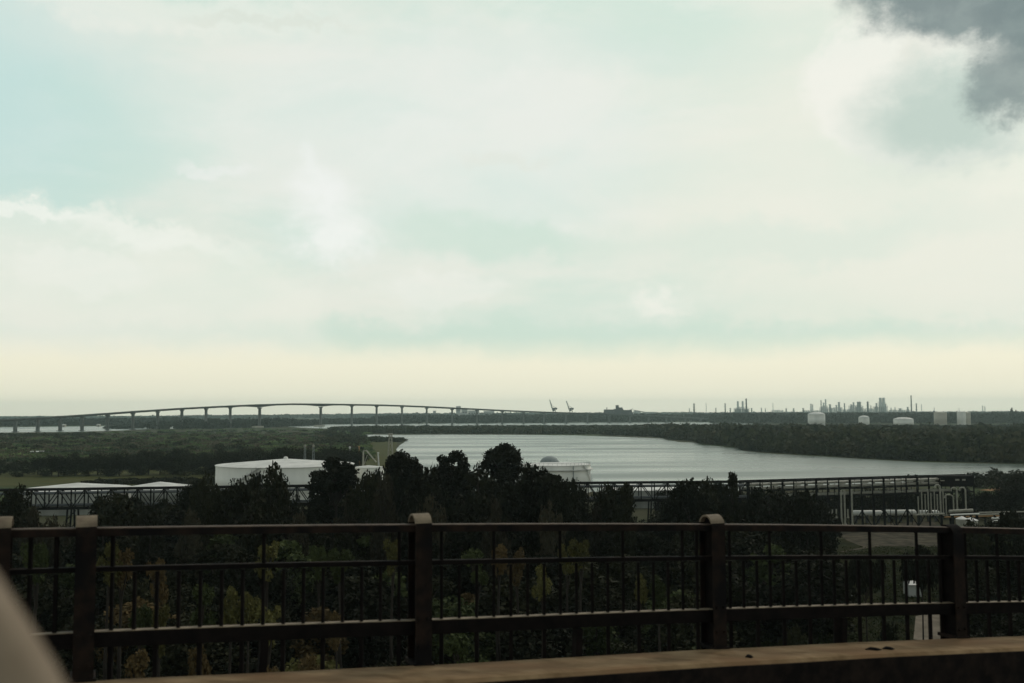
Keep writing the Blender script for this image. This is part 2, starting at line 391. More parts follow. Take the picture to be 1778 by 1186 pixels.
# island strip and the wood on the far bank, one continuous belt
T = fill(2600, 575, 1180, [(560, 744), (1180, 741.5)], RB, (3, 6.5), (4, 7), [(560, 742), (640, 738.5), (1180, 737)])
T += fill(420, 1120, 1960, [(1120, 743), (1200, 746), (1300, 750), (1960, 752)], RB, (12, 16), (6, 10), [(1120, 736), (1250, 735), (1400, 736), (1900, 736)])
T += fill(5200, 1100, 1960, [(1100, 743), (1200, 746), (1300, 750), (1960, 752)], RB, (6, 11), (3.5, 6), [(1100, 737), (1250, 737.5), (1400, 738.5), (1500, 739), (1900, 740)])
# dense front edge along the bank
for px in np.arange(1120, 1960, 3.2):
    p = G(px, lerp(RB, px)-.3); T.append((p.x, p.y+3, random.uniform(4, 9), random.uniform(3, 5)))
wood('far_bank_wood', 'dark green wood covering the far bank of the river', T, FOR, 64, .42)
# band of bluish woods at the horizon
T = fill(900, -300, 330, [(-300, 739), (330, 735)], [(-300, 743), (0, 740.6), (330, 736.5)], (13, 19), (9, 15), [(-300, 727), (60, 727.5), (330, 724)])
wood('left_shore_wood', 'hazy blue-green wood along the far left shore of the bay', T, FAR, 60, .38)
T = fill(1300, 560, 1320, [(560, 731), (1320, 728)], [(560, 736.8), (1160, 733), (1320, 733)], (14, 23), (9, 15), [(560, 727), (640, 726), (660, 722), (720, 719), (900, 717), (1160, 718.5), (1320, 716)])
T += fill(2300, 1240, 1980, [(1240, 725), (1980, 723)], [(1240, 735.5), (1980, 736)], (16, 24), (9, 16), [(1240, 716), (1980, 715)])
T += fill(700, 1290, 1980, [(1290, 736), (1980, 735)], [(1290, 744), (1980, 747)], (2, 5), (6, 10), [(1290, 737.5), (1980, 737)])
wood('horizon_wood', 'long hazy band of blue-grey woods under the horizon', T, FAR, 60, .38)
T = fill(700, 180, 560, [(180, 736), (560, 737)], [(180, 745), (330, 746), (480, 742), (560, 738.5)], (9, 19), (6, 10), [(180, 740), (250, 733), (300, 731), (340, 724), (400, 728), (420, 724), (470, 723.5), (520, 728), (560, 728)])
wood('bridge_foot_wood', 'dark blue-green trees around the foot of the long bridge', T, FAR, 70, .36)
T = fill(2600, -500, 2100, [(-500, 724.5), (650, 721.5), (2100, 716.5)], [(-500, 729), (650, 726), (2100, 720)], (12, 22), (18, 40), [(-500, 725), (200, 723), (560, 719.5), (700, 717.5), (2100, 713.5)])
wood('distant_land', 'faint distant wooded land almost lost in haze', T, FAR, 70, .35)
# marsh
T = fill(2300, -100, 640, [(-100, 757), (0, 755), (200, 751), (330, 746.5), (640, 745)], [(-100, 803), (640, 800)], (.8, 2.2), (2.5, 6))
wood('green_marsh_scrub', 'low green scrub spread over the marsh at left', T, MARSHG, 46, .4)
T = fill(1300, -100, 560, [(-100, 757), (560, 752)], [(-100, 803), (560, 800)], (.8, 1.8), (3, 7))
wood('brown_marsh_scrub', 'brownish reeds and scrub on the marsh at left', T, MARSHB, 46, .4)
T = fill(150, -60, 640, [(-60, 760), (200, 754), (330, 750), (640, 749)], [(-60, 784), (640, 784)], (2.5, 5), (3, 6))
T += fill(120, -60, 170, [(-60, 757), (170, 755)], [(-60, 762), (170, 759)], (2, 4), (4, 8)) + fill(60, 560, 620, [(560, 747)], [(620, 770)], (3, 5), (4, 7))
T += fill(110, 600, 700, [(600, 760.5), (700, 764)], [(600, 768), (700, 768)], (2, 3.5), (3, 5))
wood('dark_marsh_bushes', 'scattered dark bushes dotted across the marsh', T, FOR, 60, .42)
T = fill(170, 150, 400, [(150, 838), (400, 832)], [(150, 842), (400, 842)], (.8, 2), (1.5, 3))
T += fill(120, 1690, 1900, [(1690, 832), (1900, 828)], [(1690, 850), (1900, 850)], (2, 5), (2, 4))
T += fill(30, 1575, 1620, [(1575, 838)], [(1620, 841)], (2, 3.5), (1.5, 3))
wood('river_edge_scrub', 'low rough scrub along the near side of the river', T, LEAF['dark'], 60, .3)

# ------------------------------------------------------------------ trees as individuals
def crown_pts(kind, rr):
    """unit-height trees: returns lobe centres and radii"""
    lobes = []
    if kind == 'pine':                        # clumpy dome over thinner lower limbs
        for k in range(34):
            t = rr.random(); z = .42+.50*t; rad = .30*math.sqrt(max(.03, 1-((t-.35)/.68)**2))
            a = rr.random()*6.28; q = rad*math.sqrt(rr.random())
            lobes.append((q*math.cos(a), q*math.sin(a), z, rr.uniform(.055, .10), .7))
        for k in range(10):
            a = rr.random()*6.28; q = rr.uniform(.05, .24); lobes.append((q*math.cos(a), q*math.sin(a), rr.uniform(.12, .42), rr.uniform(.06, .10), .8))
        lobes.append((0, 0, .92, .08, .8))
    elif kind == 'domepine':                  # big clumpy dome carried high
        for k in range(46):
            u = rr.uniform(-.35, 1); a = rr.random()*6.28; q = math.sqrt(1-u*u)*rr.uniform(.55, 1) if u > 0 else rr.uniform(.3, 1)
            lobes.append((.17*q*math.cos(a), .17*q*math.sin(a), .76+.17*u*rr.uniform(.75, 1), rr.uniform(.030, .055), .85))
        for k in range(26):
            a = rr.random()*6.28; q = rr.uniform(.02, .17); lobes.append((q*math.cos(a), q*math.sin(a), rr.uniform(.25, .74), rr.uniform(.05, .08), .9))
    elif kind == 'broad':
        for k in range(34):
            t = rr.random(); z = .12+.76*t; rad = .34*math.sqrt(max(.05, 1-((t-.38)/.66)**2))
            a = rr.random()*6.28; q = rad*math.sqrt(rr.random())
            lobes.append((q*math.cos(a), q*math.sin(a), z, rr.uniform(.085, .145), .9))
        lobes.append((0, 0, .87, .11, .9))
    elif kind == 'hedge':
        for k in range(26):
            t = rr.random(); z = .10+.72*t; a = rr.random()*6.28; q = .55*math.sqrt(rr.random())*(1.05-.5*t)
            lobes.append((q*math.cos(a), q*math.sin(a), z, rr.uniform(.13, .20), .9))
    elif kind == 'tall':
        for k in range(26):
            t = rr.random(); z = .12+.8*t; rad = .22*math.sqrt(max(.04, 1-t*.95))
            a = rr.random()*6.28; q = rad*math.sqrt(rr.random())
            lobes.append((q*math.cos(a), q*math.sin(a), z, rr.uniform(.06, .11), 1.1))
        lobes.append((0, 0, .93, .07, 1.1))
    elif kind == 'clump':                     # rounded puffs stacked on a narrow crown
        for k in range(11):
            t = rr.random(); z = .80+.15*t; a = rr.random()*6.28; q = .075*rr.random()
            lobes.append((q*math.cos(a), q*math.sin(a), z, rr.uniform(.028, .05), .95))
    elif kind == 'umbrella':
        for k in range(22):
            a = rr.random()*6.28; q = .42*math.sqrt(rr.random())
            lobes.append((q*math.cos(a), q*math.sin(a), .80-q*.35+rr.uniform(-.07, .05), rr.uniform(.10, .15), .6))
    return lobes
PROTO = {}
def make_proto(kind, leaf, seed, nleaf=4200, lsize=.036):
    if kind == 'domepine': nleaf, lsize = 7500, .022
    if kind == 'clump': nleaf, lsize = 1500, .016
    rr = random.Random(seed); lobes = crown_pts(kind, rr)
    P = []; A = np.array([[l[3]**2] for l in lobes]).ravel(); A = A/A.sum()
    for l, share in zip(lobes, A):
        n = max(20, int(nleaf*share)); u = rng.normal(size=(n, 3)); u /= np.linalg.norm(u, axis=1, keepdims=True)
        q = rng.uniform(.45, 1.12, (n, 1))
        P.append(np.array([l[0], l[1], l[2]])+u*q*np.array([l[3], l[3], l[3]*l[4]]))
    P = np.concatenate(P); V = leaf_quads(P, np.full(len(P), lsize))
    root = bpy.data.objects.new('tree', None); col.objects.link(root)
    cr = np_mesh('crown', V, len(V)//4, LEAF[leaf], root)
    b = MB(); top = .82 if kind != 'umbrella' else .7
    b.tube([(0, 0, -.01), (.006, .004, .2), (-.006, .01, .45), (.004, 0, top)], [.028, .021, .015, .006], 8)
    for l in lobes[::2]:
        z0 = max(.15, l[2]-.16); b.tube([(0, 0, z0), (l[0]*.5, l[1]*.5, (z0+l[2])/2+.02), (l[0]*.92, l[1]*.92, l[2])], [.010, .007, .003], 5)
    tr = b.build('trunk', BARK, root)
    KIDS[root.name] = [cr, tr]
    return root
used = set()
def plant(kind, leaf, var, x, y, h, wf, name, label, cat='tree', group=None):
    key = (kind, leaf, var)
    if key not in PROTO: PROTO[key] = make_proto(kind, leaf, sum(map(ord, kind)) % 7+var*13+len(PROTO))
    p = PROTO[key]
    if key not in used: o = p; used.add(key)
    else: o = copy_tree(p); KIDS[o.name] = None
    o.name = name; o.location = (x, y, 0); o.scale = (h*wf, h*wf, h); o.rotation_euler = (0, 0, random.uniform(0, 6.28))
    if o is p: KIDS[o.name] = [c for c in bpy.data.objects if c.parent == o]
    tag(o, label, cat, group)
    return o
# landmark trees: px, row of the top, distance, crown half-width px, kind, leaf, name, label
SPEC = [
 (874, 756, 205, 44, 'domepine', 'pine', 'pine_tree', 'tallest dark pine, its clumpy crown standing against the river'),
 (786, 771, 195, 42, 'domepine', 'pine', 'pine_tree', 'dark pine just left of the tallest pine, with a domed crown'),
 (702, 769, 200, 42, 'domepine', 'pine', 'pine_tree', 'dark pine right of the white lattice mast, crown against the water'),
 (582, 782, 190, 48, 'domepine', 'pine', 'pine_tree', 'dark open pine in front of the right end of the big white tank'),
 (472, 801, 175, 36, 'broad', 'dark', 'broadleaf_tree', 'dark tree whose bushy top crosses the middle of the big white tank'),
 (436, 817, 165, 46, 'broad', 'dark', 'broadleaf_tree', 'broad dark tree in front of the left part of the big white tank'),
 (352, 822, 185, 26, 'broad', 'dark', 'broadleaf_tree', 'dark tree just left of the big white tank'),
 (375, 838, 170, 24, 'broad', 'dark', 'broadleaf_tree', 'shorter dark tree at the foot of the left edge of the big white tank'),
 (205, 852, 175, 44, 'broad', 'dark', 'broadleaf_tree', 'dark tree hiding the truss between the two low white tanks'),
 (262, 868, 165, 34, 'broad', 'dark', 'broadleaf_tree', 'low dark tree in front of the right low white tank'),
 (24, 842, 180, 36, 'broad', 'dark', 'broadleaf_tree', 'dark tree at the left edge of the view beside the low white tank'),
 (640, 812, 170, 42, 'broad', 'dark', 'broadleaf_tree', 'dark tree below the white lattice mast between two pines'),
 (745, 806, 165, 52, 'broad', 'pine', 'broadleaf_tree', 'broad dark tree under the gap between two river pines'),
 (830, 800, 160, 60, 'broad', 'pine', 'broadleaf_tree', 'broad dark tree under the tallest pine'),
 (925, 800, 170, 60, 'broad', 'pine', 'broadleaf_tree', 'large rounded dark tree left of the white tank by the river'),
 (975, 822, 165, 38, 'broad', 'pine', 'broadleaf_tree', 'rounded dark tree touching the foot of the white riverside tank'),
 (1060, 838, 175, 34, 'broad', 'dark', 'broadleaf_tree', 'dark tree before the truss, right of the white riverside tank'),
 (1085, 843, 165, 26, 'tall', 'dark', 'slender_tree', 'narrow dark tree before the truss with a yellowing foot'),
 (1195, 826, 180, 46, 'broad', 'pine', 'broadleaf_tree', 'broad dark tree where the open truss disappears at right'),
 (1228, 825, 190, 34, 'broad', 'dark', 'broadleaf_tree', 'dark tree rising above the truss near the river'),
 (1269, 818, 190, 24, 'pine', 'dark', 'pine_tree', 'spiky-topped tree rising above the truss, right of the broad dark trees'),
 (1335, 840, 180, 50, 'broad', 'pine', 'broadleaf_tree', 'wide low dark tree just left of the pipe rack'),
 (1400, 846, 165, 46, 'broad', 'pine', 'broadleaf_tree', 'dark tree covering the left foot of the pipe rack'),
 (1500, 922, 128, 32, 'umbrella', 'pine', 'umbrella_tree', 'dark flat-crowned tree under the pipe rack, left of its twin'),
 (1597, 915, 128, 34, 'umbrella', 'pine', 'umbrella_tree', 'dark flat-crowned tree under the pipe rack, right of its twin'),
 (1763, 818, 330, 24, 'broad', 'dark', 'broadleaf_tree', 'dark bushy tree on the river edge at the right side'),
 (1690, 900, 150, 36, 'broad', 'dark', 'broadleaf_tree', 'dark tree below the low pale pipes at right'),
 (1760, 880, 150, 50, 'broad', 'pine', 'broadleaf_tree', 'big dark tree at the right edge of the view behind the railing'),
 (1545, 1075, 100, 30, 'broad', 'pine', 'round_bush', 'round dark bush beside the pale dirt track'),
 (1720, 1070, 95, 30, 'broad', 'pine', 'round_bush', 'round dark bush beyond the right end of the railing'),
 (1380, 1085, 100, 38, 'broad', 'dark', 'round_bush', 'low dark bush on the lawn seen under the third railing panel'),
 (866, 934, 108, 24, 'clump', 'rust', 'small_tree', 'orange-yellow clump behind the upper part of the middle railing panel'),
 (1008, 930, 112, 24, 'clump', 'olive', 'small_tree', 'yellow-green crown behind the middle of the middle railing panel'),
 (984, 938, 118, 18, 'clump', 'olive', 'small_tree', 'paler yellow-green crown left of its neighbour behind the middle railing panel'),
 (190, 936, 95, 22, 'clump', 'olive', 'small_tree', 'bright yellow crown touching the near left railing post'),
 (213, 942, 96, 24, 'clump', 'rust', 'small_tree', 'golden crown just right of the near left railing post'),
 (272, 966, 92, 20, 'clump', 'rust', 'small_tree', 'reddish tan crown behind the left railing panel'),
 (828, 950, 108, 26, 'clump', 'green', 'small_tree', 'domed green crown behind the left end of the middle railing panel'),
 (898, 948, 106, 20, 'clump', 'rust', 'small_tree', 'small tan crown right of the orange-yellow clump'),
 (245, 1044, 78, 22, 'clump', 'green', 'small_tree', 'fresh green crown low behind the left railing panel'),
 (278, 1042, 76, 20, 'clump', 'olive', 'small_tree', 'olive crown right of the fresh green one low behind the left panel'),
 (350, 1010, 84, 30, 'clump', 'green', 'small_tree', 'green puffy crown behind the centre left of the left panel'),
 (402, 1012, 86, 22, 'clump', 'olive', 'small_tree', 'pale olive crown behind the left panel, left of a pair'),
 (432, 1014, 86, 22, 'clump', 'olive', 'small_tree', 'pale olive crown behind the left panel, right of a pair'),
 (468, 1042, 80, 26, 'clump', 'olive', 'small_tree', 'olive crown just above the bottom rail of the left panel'),
 (465, 932, 104, 26, 'clump', 'olive', 'small_tree', 'olive crown under the top rail of the left panel'),
 (555, 942, 108, 18, 'clump', 'green', 'small_tree', 'small round green crown under the top rail of the left panel'),
 (592, 946, 104, 24, 'clump', 'green', 'small_tree', 'dull green crown right of the small round green one'),
 (682, 928, 104, 20, 'clump', 'olive', 'small_tree', 'olive crown near the right end of the left panel'),
 (585, 1052, 82, 18, 'clump', 'rust', 'small_tree', 'russet crown at the bottom rail near the right of the left panel'),
 (942, 976, 100, 20, 'clump', 'olive', 'small_tree', 'olive crown under the middle rail of the middle panel'),
 (1110, 985, 98, 16, 'clump', 'olive', 'small_tree', 'small olive crown right of centre behind the middle panel'),
 (1142, 990, 98, 20, 'clump', 'green', 'small_tree', 'dull green crown right of centre behind the middle panel'),
 (240, 1118, 70, 30, 'clump', 'rust', 'leafy_bush', 'tan bush low at the left end of the kerb'),
 (345, 1112, 70, 24, 'clump', 'rust', 'leafy_bush', 'tan bush low behind the kerb below the left panel'),
 (470, 1140, 68, 30, 'clump', 'rust', 'leafy_bush', 'russet bush at the kerb below the left panel'),
 (545, 1130, 70, 28, 'clump', 'rust', 'leafy_bush', 'reddish bush right of the russet one at the kerb'),
 (800, 1095, 76, 34, 'clump', 'green', 'leafy_bush', 'green bush under the bottom rail of the middle panel'),
 (66, 935, 100, 26, 'clump', 'green', 'small_tree', 'green crown behind the railing left of the near left post'),
]
for i, (px, py, Y, rpx, kind, leaf, nm, lab) in enumerate(SPEC):
    p = PT(px, py, Y); h = p.z
    if h < 1: h = 3
    rw = rpx*(1.2 if kind == 'broad' and py < 860 else 1)/F*Y; unit = {'pine': .34, 'broad': .40, 'tall': .25, 'umbrella': .50, 'clump': .11, 'hedge': .62, 'domepine': .205}[kind]
    plant(kind, leaf, i % 4, p.x, Y, h, rw/(h*unit), nm, lab, 'bush' if 'bush' in nm else 'tree')
# dark row behind the grass field
for i in range(64):
    px = -40+(i//2)*21+random.uniform(-5, 5); Y = random.uniform(500, 520) if i % 2 else random.uniform(545, 600)
    p = PT(px, lerp([(0, 804), (60, 794), (120, 787), (200, 784), (330, 779), (600, 774), (640, 780)], px)+random.uniform(-4, 9), Y); h = max(5, p.z)
    plant('hedge', 'dark', i % 4, p.x, Y, h, random.uniform(.9, 1.25), 'hedgerow_tree', 'dark tree in the %s rank of the row behind the grass field, %s from left' % ('near' if i % 2 else 'rear', ordn(i//2+1)), 'tree', 'dark trees in the row behind the grass field')
# canopy of merged dark trees just in front of the truss
BR = [(605, 850, 'left of the loading arm'), (668, 822, 'below the pine by the lattice mast'), (748, 850, 'low between the two river pines'), (858, 858, 'low under the tallest pine'), (522, 890, 'under the open truss left of the big pine'), (955, 862, 'low before the domed grey tank'), (1038, 868, 'below the riverside tank'), (330, 885, 'left of the big tank, low'), (95, 888, 'under the left low tank'), (60, 872, 'at the left foot of the left low tank')]
CAN = [(px, 858, 'between the two low white tanks') for px in (178, 205, 232)]+[(px, 864, 'before the right low white tank') for px in (258, 284, 312)]
CAN += [(338, 832, 'left of the big white tank'), (360, 828, 'touching the left edge of the big white tank'), (384, 846, 'under the left edge of the big white tank'), (410, 826, 'across the left face of the big white tank'), (448, 815, 'across the big white tank, left of its spiky tree'), (498, 818, 'across the big white tank, right of its spiky tree')]
CAN += [(560, 812, 'at the right end of the big white tank'), (606, 822, 'left of the loading arm'), (655, 808, 'under the lattice mast'), (690, 806, 'below the pine right of the lattice mast'), (725, 800, 'right of the pine by the lattice mast'), (762, 800, 'below the domed pine'), (800, 802, 'right of the domed pine'), (838, 795, 'left below the tallest pine'),
        (872, 792, 'right below the tallest pine'), (908, 800, 'left of the domed grey tank'), (945, 806, 'in front of the domed grey tank'), (985, 826, 'before the riverside tank'), (1008, 842, 'at the right foot of the riverside tank')]
CAN += [(1045, 846, 'before the truss right of the riverside tank'), (1078, 842, 'left of the open stretch of truss'), (1158, 846, 'right of the open stretch of truss'), (1180, 832, 'below the first trees rising above the truss'), (1212, 832, 'under the middle of the trees above the truss'), (1250, 832, 'left of the spiky river tree'), (1285, 848, 'right of the spiky river tree'),
        (1315, 842, 'left of the pipe rack'), (1350, 842, 'at the left end of the pipe rack'), (1385, 848, 'before the left pipe rack'), (1415, 856, 'left of the first pale risers'), (1432, 872, 'touching the first pale risers')]
for i, (px, row, lab) in enumerate(CAN):
    Y = random.uniform(186, 226); p = PT(px, row, Y); rpx = random.uniform(26, 36)
    plant(('broad', 'hedge')[i % 2], 'pine', i % 4, p.x, Y, max(4, p.z), rpx/F*Y/(max(4, p.z)*(.40, .62)[i % 2]), 'broadleaf_tree', 'blackish tree %s' % (lab if lab[:7] not in ('between', 'before ') or i > 5 else lab+', '+('left', 'middle', 'right')[i % 3]+' one'), 'tree', 'dark trees in front of the truss')
for i, (px, row, lab) in enumerate(BR):
    Y = random.uniform(150, 175); p = PT(px, row, Y); h = max(4, p.z)
    plant('broad', 'brown', i % 3, p.x, Y, h, 30/F*Y/(h*.40), 'broadleaf_tree', 'brownish tree %s' % lab, 'tree', 'brownish trees in front of the truss')
# dark trees behind the pipe rack and truss
for i in range(34):
    px = 1150+i*19+random.uniform(-5, 5); Y = random.uniform(292, 318) if px < 1700 else random.uniform(262, 330)
    p = PT(px, lerp([(1150, 850), (1300, 852), (1400, 850), (1690, 846), (1720, 842), (1800, 838)], px)+random.uniform(-3, 7), Y)
    h = max(4, p.z)
    plant('hedge', 'pine', i % 4, p.x, Y, h, random.uniform(.8, 1.05), 'thicket_tree', 'blackish tree in the thicket behind truss and pipe rack, %s from left' % ordn(i+1), 'tree', 'trees of the thicket behind the pipe rack')

# wood between the railing and the truss
SK = [(-200, 850), (0, 850), (42, 858), (50, 884), (165, 884), (180, 866), (330, 868), (345, 845), (380, 868), (400, 860), (430, 840), (505, 850), (515, 884), (545, 882), (560, 830), (620, 835), (1000, 838), (1010, 862), (1090, 862), (1100, 884), (1140, 886), (1155, 850), (1290, 850), (1370, 855), (1440, 870), (1460, 925), (1640, 925), (1660, 905), (1700, 912), (1730, 890), (1900, 870)]
PANEL = [(-999, 157, 'leftmost'), (157, 736, 'left'), (736, 1242, 'middle'), (1242, 1652, 'right'), (1652, 2230, 'rightmost')]
def where(px, pt):
    a, b, n = [q for q in PANEL if q[0] <= px < q[1]][0] if px < 2230 else PANEL[-1]
    if n == 'leftmost': a = 0
    f = (px-a)/(b-a)
    hor = 'beside left post' if f < .12 else 'left third' if f < .33 else 'left of centre' if f < .46 else 'centre' if f < .56 else 'right of centre' if f < .68 else 'right third' if f < .88 else 'beside right post'
    ver = 'well above' if pt < 880 else 'just above' if pt < 912 else 'in upper gap of' if pt < 975 else 'behind upper bars of' if pt < 1020 else 'behind lower bars of' if pt < 1070 else 'low under'
    return '%s the %s rail panel, %s' % (ver, n, hor)
Y = 60.0; cnt = 0; LBS = set()
LN = {'dark': 'dark', 'pine': 'blackish', 'green': 'green', 'olive': 'yellow-green', 'rust': 'russet'}
while Y < 226:
    sx = 6.4+Y*.020; X = -.56*Y-4
    while X < .56*Y+6:
        x = X+random.uniform(-.35, .35)*sx; y = Y+random.uniform(-.4, .4)*sx
        X += sx
        px, pg = proj(x, y, 0)
        if 1480 < px < 1665 and y > 98 and pg > 905: continue
        if 1270 < px < 1665 and 98 < y < 158 and not (y > 135 and px < 1430): continue        # the open lawn and yard
        if 1560 < px < 1665 and y <= 98: continue
        if 1250 < px < 1640 and y <= 98 and random.random() < .35: continue
        lim = CAMZ-(lerp(SK, px)-hz(px)+random.uniform(0, 14))*y/F
        hi = lerp([(60, 9), (110, 12), (226, 15)], y)
        h = min(random.uniform(.6*hi, hi), lim)
        if h < 3.5: continue
        leaf = random.choices(['dark', 'pine', 'green', 'olive', 'rust'], [46, 30, 14, 7, 3] if y < 135 else [50, 40, 9, 1, 0])[0]
        kind = random.choices(['broad', 'tall', 'pine'], [6, 3, 2])[0]
        if leaf in ('olive', 'rust') and kind == 'pine': kind = 'tall'
        var = cnt % 3; cnt += 1
        _, pt = proj(x, y, h)
        kn = {'broad': 'broad', 'tall': 'slender', 'pine': 'pine'}[kind]
        lb = '%s %s tree %s' % (LN[leaf], kn, where(px, pt))
        for pre in ('taller ', 'shorter ', 'small ', 'wide ', 'full ', 'loose '):
            if lb not in LBS: break
            lb = pre+'%s %s tree %s' % (LN[leaf], kn, where(px, pt))
        LBS.add(lb)
        plant(kind, leaf, var, x, y, h, random.uniform(1.0, 1.4) if kind != 'tall' else random.uniform(1.3, 1.7),
              {'broad': 'broadleaf_tree', 'tall': 'slender_tree', 'pine': 'pine_tree'}[kind],
              lb, 'tree', 'trees of the wood below the railing')
    Y += sx*.92
print('wood trees', cnt)

# bushes under the trees
T = []
for _ in range(2600):
    y = random.uniform(52, 238); x = random.uniform(-.58, .58)*y; px, pg = proj(x, y, 0)
    if 1430 < px < 1680 and y > 98: continue
    if 1260 < px < 1680 and 98 < y < 165: continue
    if px > 1680 and y > 215: continue
    if 1565 < px < 1660 and y < 99: continue
    T.append((x, y, random.uniform(1.2, 3.6), random.uniform(1.3, 2.8)))
wood('undergrowth', 'dark tangled undergrowth below the trees', T, LEAF['dark'], 90, .16)
T = []
for _ in range(5200):
    y = random.uniform(120, 236); px = random.uniform(1255, 1670); x = (px-889)/F*y; ppx, pg = proj(x, y, 0)
    if ppx > 1580 and pg > 1052 or 1440 < ppx < 1650 and pg < 958 and random.random() < .45: continue
    T.append((x, y, random.uniform(.15, .7), random.uniform(.25, 1.0)))
wood('lawn_tufts', 'rough grass tufts and weeds on the lawn beyond the right panel', T, LEAF['green'], 14, .3)
# ------------------------------------------------------------------ tanks
def tank(px, row_rim, Y, halfpx, apex_row, label, m=WHITE_M, base=0, name='storage_tank', dome=False, group=None, rows=0, cat='storage tank'):
    rim = PT(px, row_rim, Y); ap = PT(px, apex_row, Y).z-rim.z; r = halfpx/F*Y; h = rim.z-base
    t = thing(name, label, cat, (rim.x, Y, base), group)
    b = MB().lathe([(r, -.3), (r, h*.33), (r*1.002, h*.33+.03), (r*1.002, h*.66), (r, h*.66+.03), (r, h)], n=64)
    b.build('shell', m, t, True)
    prof = [(r*1.012, h-.15), (r*1.012, h+.05)]
    if dome: prof += [(r*math.cos(a), h+.05+ap*math.sin(a)) for a in np.linspace(.05, math.pi/2, 9)]
    else: prof += [(r*(1-k), h+.06+ap*(k)) for k in (.02, .25, .5, .75, 1)]
    MB().lathe(prof, n=64).build('roof', ROOFW if m in (WHITE_M, GREYW) else m, t)
    return t, r, h, ap
t, r, h, ap = tank(496, 806, 384, 116, 796.5, 'large white cylindrical tank with a shallow cone roof behind dark trees')
for sx_ in (-9, 6):
    b = MB()
    v = thing('vent_mast', 'slim pale twin-pole mast %s of the pair behind the big white tank' % ('left' if sx_ < 0 else 'right'), 'mast', (t.location.x+sx_*F/1*0+sx_/F*420*1.0, 430, 0))
    for q in (-.55, .55): b.tube([(q, 0, 0), (q*.6, 0, 13), (q*.4, 0, 17.4)], [.15, .12, .09], 8)
    for z in np.arange(2, 17, 1.6): b.bar((-.5, 0, z), (.5, 0, z+.8), .08, .08)
    b.build('pole', GREYM, v); MB().lathe([(0, 0), (.5, 0), (.5, .7), (.2, 1), (0, 1)], (0, 0, 17.0), 12).build('lamp_head', PALE, v)
MB().lathe([(r*.0, ap+.9), (.6, ap+.8), (.9, ap+.3), (.9, ap-.3)], (0, 0, h), 16).build('roof_vent', ROOFW, t)
# stair on the big tank
b = MB()
for k in range(36):
    a = -math.pi/2-.9+k*.022; z = .3+k*h/36; b.box(((r+.5)*math.cos(a), (r+.5)*math.sin(a), z), (.9, .9, .08), a)
    if k % 3 == 0: b.bar(((r+.9)*math.cos(a), (r+.9)*math.sin(a), z), ((r+.9)*math.cos(a), (r+.9)*math.sin(a), z+1.1), .06, .06)
b.build('stair', STEEL, t)
t, r, h, ap = tank(965, 806, 400, 60, 803.5, 'white riverside tank with a raised rim band and rooftop rail, right of the dark trees')
MB().lathe([(r, h-2.0), (r+.9, h-1.9), (r+.9, h-1.6), (r, h-1.5)], n=64).build('wind_girder', ROOFW, t)
b = MB()
for k in range(48):
    a = k*math.pi/24; b.bar((r*.98*math.cos(a), r*.98*math.sin(a), h), (r*.98*math.cos(a), r*.98*math.sin(a), h+1.0), .07, .07)
    a2 = a+math.pi/24; b.bar((r*.98*math.cos(a), r*.98*math.sin(a), h+1.0), (r*.98*math.cos(a2), r*.98*math.sin(a2), h+1.0), .07, .07)
b.build('handrail', GREYD, t)
b = MB()
for k in range(30):
    a = -.75+k*.028; z = h-k*h/30; b.box(((r+.6)*math.cos(a), (r+.6)*math.sin(a), z), (1.0, .9, .08), a)
b.build('stair', GREYM, t)
MB().tube([(r*.45, -r*.93, 0), (r*.45, -r*.93, h)], .2, 8).build('downpipe', GREYM, t)
tank(954, 806, 470, 17, 792, 'small grey domed tank just behind the riverside tank', GREYM, dome=True)
tank(135, 847.5, 330, 86, 838.5, 'low white cone-roofed tank behind the truss at the far left', GREYW)
tank(278, 846, 372, 62, 836.5, 'low white cone-roofed tank behind the truss, left of the big tank', GREYW)
tank(1118, 846, 345, 74, 843, 'low pale tank behind the open stretch of truss right of the riverside tank', GREYW)
tank(640, 811, 400, 26, 808, 'small white tank between two dark pines beside the lattice mast', WHITE_M)
for (px, half, rim, apx, lab, m, dm) in (
    (1417.5, 14.5, 720, 715.5, 'tallest pale tank of those standing in front of the horizon woods', WHITE_M, True),
    (1500, 9, 726, 721.5, 'smallest pale domed tank in front of the horizon woods', WHITE_M, True),
    (1568.5, 16.5, 728.5, 724.5, 'low wide pale tank in front of the horizon woods', WHITE_M, True),
    (1632.5, 10.5, 716, 714.5, 'tall tan tank, left one of the two tan tanks near the right edge', TANKT, False),
    (1669, 7, 715, 714, 'tall pale tank joined in front of a tan one near the right edge', WHITE_M, False),
    (1678, 6.5, 716, 714.5, 'tall tan tank, right one of the tan tanks near the right edge', TANKT, False)):
    tank(px, rim, 1950 if px != 1678 else 1990, half, apx, lab, m, 0, dome=dm)
# little things near tank
def mast(px, top, Y, label):
    p = PT(px, top, Y); t = thing('lattice_mast', label, 'mast', (p.x, Y, 0)); b = MB(); H = p.z
    for s in (-1, 1):
        for q in (-1, 1): b.bar((s*1.7, q*1.2, 0), (s*.5, q*.4, H), .28, .28)
    b.build('legs', PALE, t); b = MB()
    for k in range(9):
        z = H*k/9; z2 = H*(k+1)/9; w1 = 1.7-1.2*k/9; w2 = 1.7-1.2*(k+1)/9
        b.bar((-w1, -w1*.7, z), (w2, -w2*.7, z2), .12, .12); b.bar((w1, w1*.7, z), (-w2, w2*.7, z2), .12, .12); b.bar((-w1, 0, z), (w1, 0, z), .12, .12)
    b.build('bracing', PALE, t); MB().box((0, 0, H+.4), (1.8, 1.6, .9)).build('head', PALE, t)
    return t
mast(678, 756, 420, 'pale A-shaped lattice mast standing against the river beside the dark pine')
